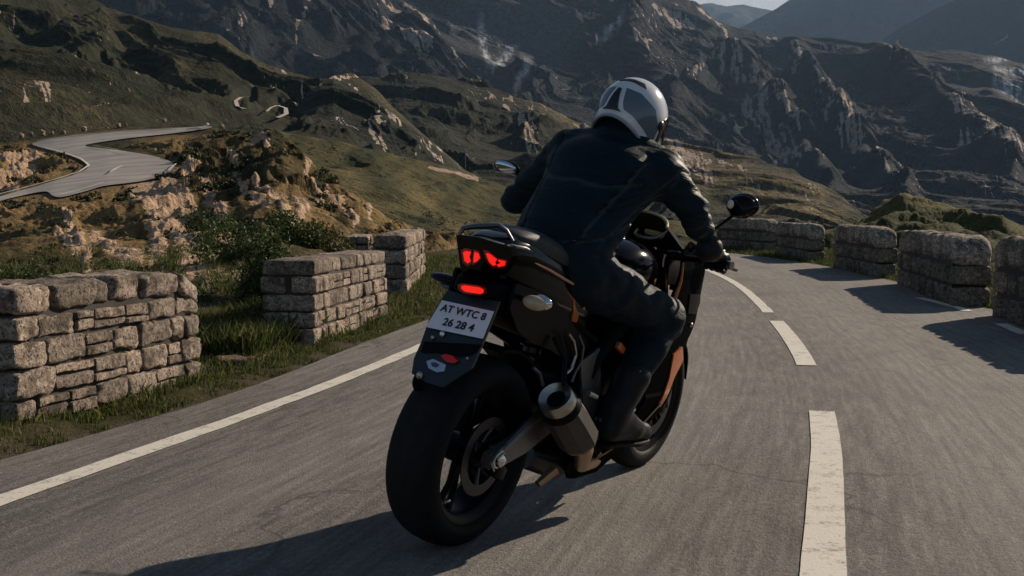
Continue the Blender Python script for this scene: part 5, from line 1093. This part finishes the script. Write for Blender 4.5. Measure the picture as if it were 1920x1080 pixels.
def f_arms(P, o, sides='LR'):
    d = None
    for s in sides:
        a = smin(rcone(P, J['sh'+s], J['el'+s], .078-o, .056-o), rcone(P, J['el'+s], J['ha'+s], .056-o, .036-o), .02)
        d = a if d is None else np.minimum(d, a)
    return d
def f_legs(P, o):
    d = ellip(P, (.395, 0, .945), (.145-o, .178-o, .115-o))
    for s in 'LR':
        d = smin(d, rcone(P, J['hip'+s], J['kn'+s], .112-o, .074-o), .05)
    for s in 'LR':
        d = smin(d, rcone(P, J['kn'+s], J['an'+s], .070-o, .050-o), .025)
    return d
def fingers(P, sg, o):
    d = None; x0 = 1.03
    hand = ellip(P, (1.008, sg*.352, 1.030), (.042-o, .048-o, .020-o*.8)); hand = smin(hand, rcone(P, (.975, sg*.355, 1.037), (1.01, sg*.352, 1.03), .031-o, .028-o), .015)
    for k, (y, ln) in enumerate(((.319, .95), (.341, 1.06), (.363, 1.0), (.384, .84))):
        c = [(1.035, sg*y, 1.030), (1.035+.024*ln, sg*(y+.001), 1.018), (1.035+.026*ln, sg*(y+.001), .992), (1.038, sg*y, .974-.002*k), (1.020, sg*y, .972)]
        for i in range(4): 
            q = rcone(P, c[i], c[i+1], .0115-.0006*i-o*.25, .0109-.0006*i-o*.25); d = q if d is None else smin(d, q, .0018)
    th = smin(rcone(P, (.995, sg*.318, 1.018), (1.010, sg*.300, .990), .014-o*.3, .0125-o*.3), rcone(P, (1.010, sg*.300, .990), (1.035, sg*.304, .976), .0125-o*.3, .010-o*.3), .004)
    return smin(smin(hand, d, .006), th, .008)
def f_foot(P, s, o):
    an = np.array(J['an'+s]); to = np.array(J['to'+s]); he = (an[0]-.045, an[1], .352)
    d = smin(rcone(P, an+np.array([.07, np.sign(an[1])*.012, .12]), an, .064-o, .052-o), fcone(P, (he[0]+.02, he[1], .358), tuple(to), .046-o, .036-o, Y_, 1.0), .04); return smin(d, rcone(P, tuple(an), (to[0]-.09, to[1], to[2]+.03), .045-o, .034-o), .03)
def f_body(P):
    d = smin(f_torso(P, .016), f_arms(P, .014), .04); d = smin(d, f_legs(P, .014), .04)
    d = smin(d, rcone(P, J['neck'], J['head'], .055, .058), .03); d = smin(d, ellip(P, (.81, 0, 1.495), (.098, .076, .108)), .02); d = smin(d, ellip(P, (.895, 0, 1.475), (.02, .014, .018)), .012)
    for s, sg in (('L', 1), ('R', -1)):
        d = smin(d, fingers(P, sg, .006), .012); d = smin(d, f_foot(P, s, .010), .02)
    return d
person = surf(f_body, (.20, -.48, .26), (1.09, .50, 1.66), .0105, 'person', M_skin); person.matrix_world = BM
tag(person, 'person in dark leathers and a white helmet crouched over the motorcycle, seen from behind', 'person')
def wr(P, amp, sx=(1, 1, 1), f=14, ph=0):
    q = P*np.array(sx)*f; w1 = np.sin(q[..., 0]*1.3+1.7*np.sin(q[..., 1]*.9+ph)+ph); return amp*np.sin(q[..., 2]*2.1+w1*1.4+.8*np.sin(q[..., 1]*1.1+q[..., 0]))
def f_jacket(P):
    d = smin(f_torso(P, 0), f_arms(P, 0), .035)
    col = fcone(P, (.735, 0, 1.385), (.785, 0, 1.46), .088, .082, Y_, 1.05); d = smin(d, col, .03)
    x, y, z = P[..., 0], P[..., 1], P[..., 2]
    # hem a little flared over the waist, folds, shoulder yoke and side seams
    d = d-.010*np.exp(-((z-.945-.35*(x-.40))/.03)**2)
    arm = np.clip((np.abs(y)-.20)/.06, 0, 1); rsh = np.exp(-((P-np.array([.69, -.10, 1.36]))**2).sum(-1)/.012); low = np.clip((1.12-z)/.1, 0, 1); d = d+wr(P, .0035, (1, .6, 1.5), 16)*(.08+.5*low+.7*arm+rsh)+wr(P, .0022, (1.2, 1, 2), 30, 2)*(.1+arm+rsh)
    side = np.exp(-((y+.155)/.05)**2)*np.exp(-((z-1.20)/.10)**2); d = d+side*.006*np.sin((z-x*.4)*260)
    yoke = np.abs(z-1.285+.10*np.abs(y)-.3*(x-.60)); d = d+.0075*np.exp(-(yoke/.009)**2)*(np.abs(y) < .2)
    seam = np.abs(np.abs(y)-.125-.25*(z-1.15)); d = d+.006*np.exp(-(seam/.008)**2)*(z > 1.0)
    pan = (1-sstep(.118+.25*np.clip(z-1.08, 0, 1), .126+.25*np.clip(z-1.08, 0, 1), np.abs(y)))*sstep(1.075, 1.085, z+.0*x)*(1-sstep(1.272, 1.280, z-.1*np.abs(y)-.3*(x-.60)))*(x < .66); d = d-.0075*pan
    low2 = (1-sstep(1.06, 1.075, z))*(np.abs(y) < .19); d = d+.0022*low2*np.sin(z*230)
    belt = np.abs(z-1.06-.30*(x-.40)); d = d+.008*np.exp(-(belt/.009)**2)
    cut = -(P@np.array([.45, 0, .893])-(.40*.45+.965*.893-.022)); d = np.maximum(d, cut)              # hem
    for s in 'LR':
        h = np.array(J['ha'+s]); e = np.array(J['el'+s]); a = (h-e)/np.linalg.norm(h-e); q = (P-h)@a-.018
        d = np.where((np.abs(P[..., 1]) > .26) & (x > .85), np.maximum(d, q), d)
    return d
def seam_attr(me):
    n = len(me.vertices); P = np.empty(n*3, np.float32); me.vertices.foreach_get('co', P); P = P.reshape(-1, 3); x, y, z = P.T
    body = (np.abs(y) < .205-.1*(z > 1.32))
    pe = np.abs(np.abs(y)-(.123+.25*np.clip(z-1.08, 0, 1))); a = np.exp(-(pe/.0042)**2)*(z > 1.06)*(z < 1.34)
    yk = np.abs(z-1.285+.10*np.abs(y)-.3*(x-.60)); a = np.maximum(a, np.exp(-(yk/.0045)**2)*body)
    be = np.abs(z-1.06-.30*(x-.40)); a = np.maximum(a, np.exp(-(be/.005)**2)*body*.9)
    for s in 'LR':
        sh = np.array(J['sh'+s]); el = np.array(J['el'+s]); u = (el-sh)/np.linalg.norm(el-sh); t = (P-sh)@u; a = np.maximum(a, np.exp(-((t-.035)/.0045)**2)*(np.abs(y) > .17)*.8)
        ha = np.array(J['ha'+s]); u = (ha-el)/np.linalg.norm(ha-el); t = (P-el)@u; a = np.maximum(a, np.exp(-((t-.03)/.004)**2)*(np.abs(y) > .26)*.7); a = np.maximum(a, np.exp(-((t-np.linalg.norm(ha-el)+.02)/.006)**2)*(np.abs(y) > .26)*.9)
    pattr(me, 'seam', a*(.65+.35*np.sin((x+y+z)*400)))
jacket = surf(f_jacket, (.22, -.46, .87), (1.04, .50, 1.56), .0062, 'jacket', M_jack, person); seam_attr(jacket.data)
def f_trousers(P):
    d = f_legs(P, -.004)
    x, y, z = P[..., 0], P[..., 1], P[..., 2]
    kn = np.exp(-((P-np.array(J['knR']))**2).sum(-1)/.012)+np.exp(-((P-np.array(J['knL']))**2).sum(-1)/.012)
    d = d+wr(P, .004, (1.4, .8, 1), 17, 1)*(1+kn)+wr(P, .002, (1, 1, 1), 34, 3)
    for s in 'LR':
        a = np.array(J['kn'+s]); b = np.array(J['an'+s]); u = (b-a)/np.linalg.norm(b-a); q = (P-(b-u*.10))@u; d = np.where(np.abs(y) > .12, np.where(z < .62, np.maximum(d, q), d), d)
    return np.where((z < .62) & (np.abs(y) < .1), np.maximum(d, .01), d)
trousers = surf(f_trousers, (.22, -.37, .44), (.98, .37, 1.12), .0066, 'trousers', M_trou, person)
for s, sg in (('L', 1), ('R', -1)):
    lo = (.55, min(sg*.14, sg*.34), .26); hi = (.93, max(sg*.14, sg*.34), .66)
    def f_boot(P, s=s): return f_foot(P, s, -.004)+wr(P, .0015, (1, 1, 1), 30, 1)
    b_ = surf(f_boot, lo, hi, .005, 'boot', M_boot, person)
    an = J['an'+s]; to = J['to'+s]; so_ = MB(); so_.loft([sec(x, y, z, w, .010, 16, 4) for x, y, z, w in ((an[0]-.075, an[1], .300, .020), (an[0]-.06, an[1], .299, .034), (an[0]+.02, an[1], .298, .036), (.78, to[1], .288, .042), (.87, to[1], .284, .038), (.90, to[1], .284, .018))]); so_.build('sole', M_rubber, b_)
    V, F = [], []
    kg = MB(); c = Vector(J['kn'+s]); kg.ell(c+Vector((.03, sg*.028, .01)), (.045, .034, .06), 20); kg.build('knee_guard', simple('knee_plastic', (.03, .035, .04), .3, coat=.5), person)
    sp = MB(); sp.tube([Vector(an)+Vector((.035, sg*.055, .16)), Vector(an)+Vector((.045, sg*.058, .08)), Vector(an)+Vector((.03, sg*.055, .01))], [.006, .009, .006], 8, flat=.5); sp.build('shin_strip', simple('copper_grey_plastic', (.20, .15, .13), .4), b_)
    def f_gl(P, sg=sg): return smin(fingers(P, sg, 0), rcone(P, (.905, sg*.362, 1.058), (.978, sg*.355, 1.037), .052, .034), .01)
    gl = surf(f_gl, (.845, min(sg*.27, sg*.43), .945), (1.085, max(sg*.27, sg*.43), 1.125), .0034, 'glove', M_glove, person)
    kp = MB(); 
    for y in (.325, .346, .367): kp.ell((1.034, sg*y, 1.046), (.012, .009, .006), 12)
    kp.build('knuckle_guard', M_steel, gl)
# ---- helmet
HC_ = Vector((.800, 0, 1.488)); from mathutils import Euler
HR_ = Euler((0, math.radians(10), math.radians(-6))).to_matrix()
def hrim(a):   # a = angle from the front; rim height
    c = math.cos(a); return -.125+.095*(max(0, -c))**1.5-.02*max(0, c)
def hsurf(a, t, off=0.0):
    zt = .146; zr = hrim(a); z = zt*math.cos(t*math.pi/2) if t <= 1 else -(t-1)*(-zr)
    if z >= 0: k = math.sqrt(max(0, 1-(z/zt)**2))
    else: k = (1-(abs(z)/.21)**2.4)**.5
    rx = (.154 if math.cos(a) > 0 else .140)+.012*max(0, math.cos(a))*(z < 0)*min(1, -z/.08); ry = .131
    p = Vector(((rx+off)*k*math.cos(a), (ry+off)*k*math.sin(a), z+off*(z/zt if z > 0 else 0))); return HC_+HR_ @ p
hm = MB(); NA, NT_ = 72, 36; tt = [2*j/(NT_-1) for j in range(NT_)]
V = [hsurf(2*math.pi*i/NA, t) for i in range(NA) for t in tt]; F = [[i*NT_+j, ((i+1) % NA)*NT_+j, ((i+1) % NA)*NT_+j+1, i*NT_+j+1] for i in range(NA) for j in range(NT_-1)]
hm.add(V, F)
inn = [HC_+HR_ @ Vector((.120*math.cos(2*math.pi*i/NA), .105*math.sin(2*math.pi*i/NA), hrim(2*math.pi*i/NA)+.03)) for i in range(NA)]; rim0 = [hsurf(2*math.pi*i/NA, 2.0) for i in range(NA)]
hm.add(rim0+inn, [[i, (i+1) % NA, NA+(i+1) % NA, NA+i] for i in range(NA)])
t_ = NT('white_helmet_paint'); co = t_.co(); t_.set(color=t_.ramp(t_.noise(co, 12, 3), [(.3, (.66, .67, .68)), (.7, (.76, .76, .75))]), rough=.16, coat=.7); M_hel = t_.m
helmet = hm.build('helmet', M_hel, person, sharp=50)
def patch(name, poly, mat, off, parent=None, n=10):
    """panel lying on the shell; poly in (angle in degrees from the back, t)"""
    pts = [Vector(p) for p in poly]; nb = len(pts); sub = []
    for i in range(nb):
        for k in range(6): sub.append(pts[i].lerp(pts[(i+1) % nb], k/6))
    P = np.array([(p.x, p.y) for p in sub]); gx, gy = np.meshgrid(np.arange(P[:, 0].min(), P[:, 0].max(), 4.0), np.arange(P[:, 1].min(), P[:, 1].max(), .05)); ok = inpoly(gx, gy, [tuple(p) for p in P]) & (pdist(gx/80, gy, [(p[0]/80, p[1]) for p in P]) > .015)
    sc = [Vector((p.x/80, p.y)) for p in sub]+[Vector((a/80, b)) for a, b in zip(gx[ok], gy[ok])]
    r = delaunay_2d_cdt(sc, [(i, (i+1) % len(sub)) for i in range(len(sub))], [], 1, 1e-6)
    N = len(r[0]); A_ = [hsurf(math.pi-math.radians(p.x*80), p.y, off) for p in r[0]]; B_ = [hsurf(math.pi-math.radians(p.x*80), p.y, -.004) for p in r[0]]
    from collections import Counter
    c = Counter(); [c.update([frozenset((f[i], f[(i+1) % len(f)]))]) for f in r[2] for i in range(len(f))]
    F = [list(f) for f in r[2]]+[[i+N for i in f][::-1] for f in r[2]]+[[*tuple(e), tuple(e)[1]+N, tuple(e)[0]+N] for e, k in c.items() if k == 1]
    return MB().add(A_+B_, F).build(name, mat, parent or helmet, sharp=40)
M_hgrey = simple('blue_grey_helmet_paint', (.11, .145, .185), .12, bs=20, coat=.6); M_hdark = simple('dark_helmet_vent', (.010, .012, .016), .4)
# angle: positive to the rider's left? (a = pi - angle): left is +y
for sg in (1, -1):
    patch('rear_panel', [(sg*12, .62), (sg*40, .66), (sg*72, .86), (sg*88, 1.2), (sg*84, 1.75), (sg*50, 1.5), (sg*24, 1.1), (sg*16, .9)], M_hgrey, .0012)
patch('rear_vent', [(-3, .66), (3, .66), (9, .95), (17, 1.30), (-17, 1.30), (-9, .95)], M_hdark, .007)
patch('top_vent', [(-46, .42), (-22, .37), (0, .36), (22, .40), (26, .46), (0, .43), (-20, .45), (-50, .54)], M_hdark, .003)
MB().tube([hsurf(2*math.pi*i/NA, 1.98, .002) for i in range(NA)], .0065, 8, closed=True).build('neck_trim', simple('grey_trim', (.30, .34, .38), .35), helmet)
MB().tube([hsurf(2*math.pi*i/NA, 1.98, -.010) for i in range(NA)], .010, 8, closed=True).build('neck_padding', M_hdark, helmet)
patch('visor', [(98, .95), (125, .80), (180, .76), (235, .80), (262, .95), (262, 1.35), (235, 1.5), (180, 1.55), (125, 1.5), (98, 1.35)], M_black, .003)
for sg in (1, -1):
    c = hsurf(math.pi-math.radians(sg*92), 1.12, .003); MB().ell(c, (.020, .008, .020), 16).build('visor_pivot', M_hdark, helmet)
patch('side_vent', [(-100, 1.1), (-93, 1.1), (-92, 1.65), (-99, 1.65)], M_hdark, .0045)
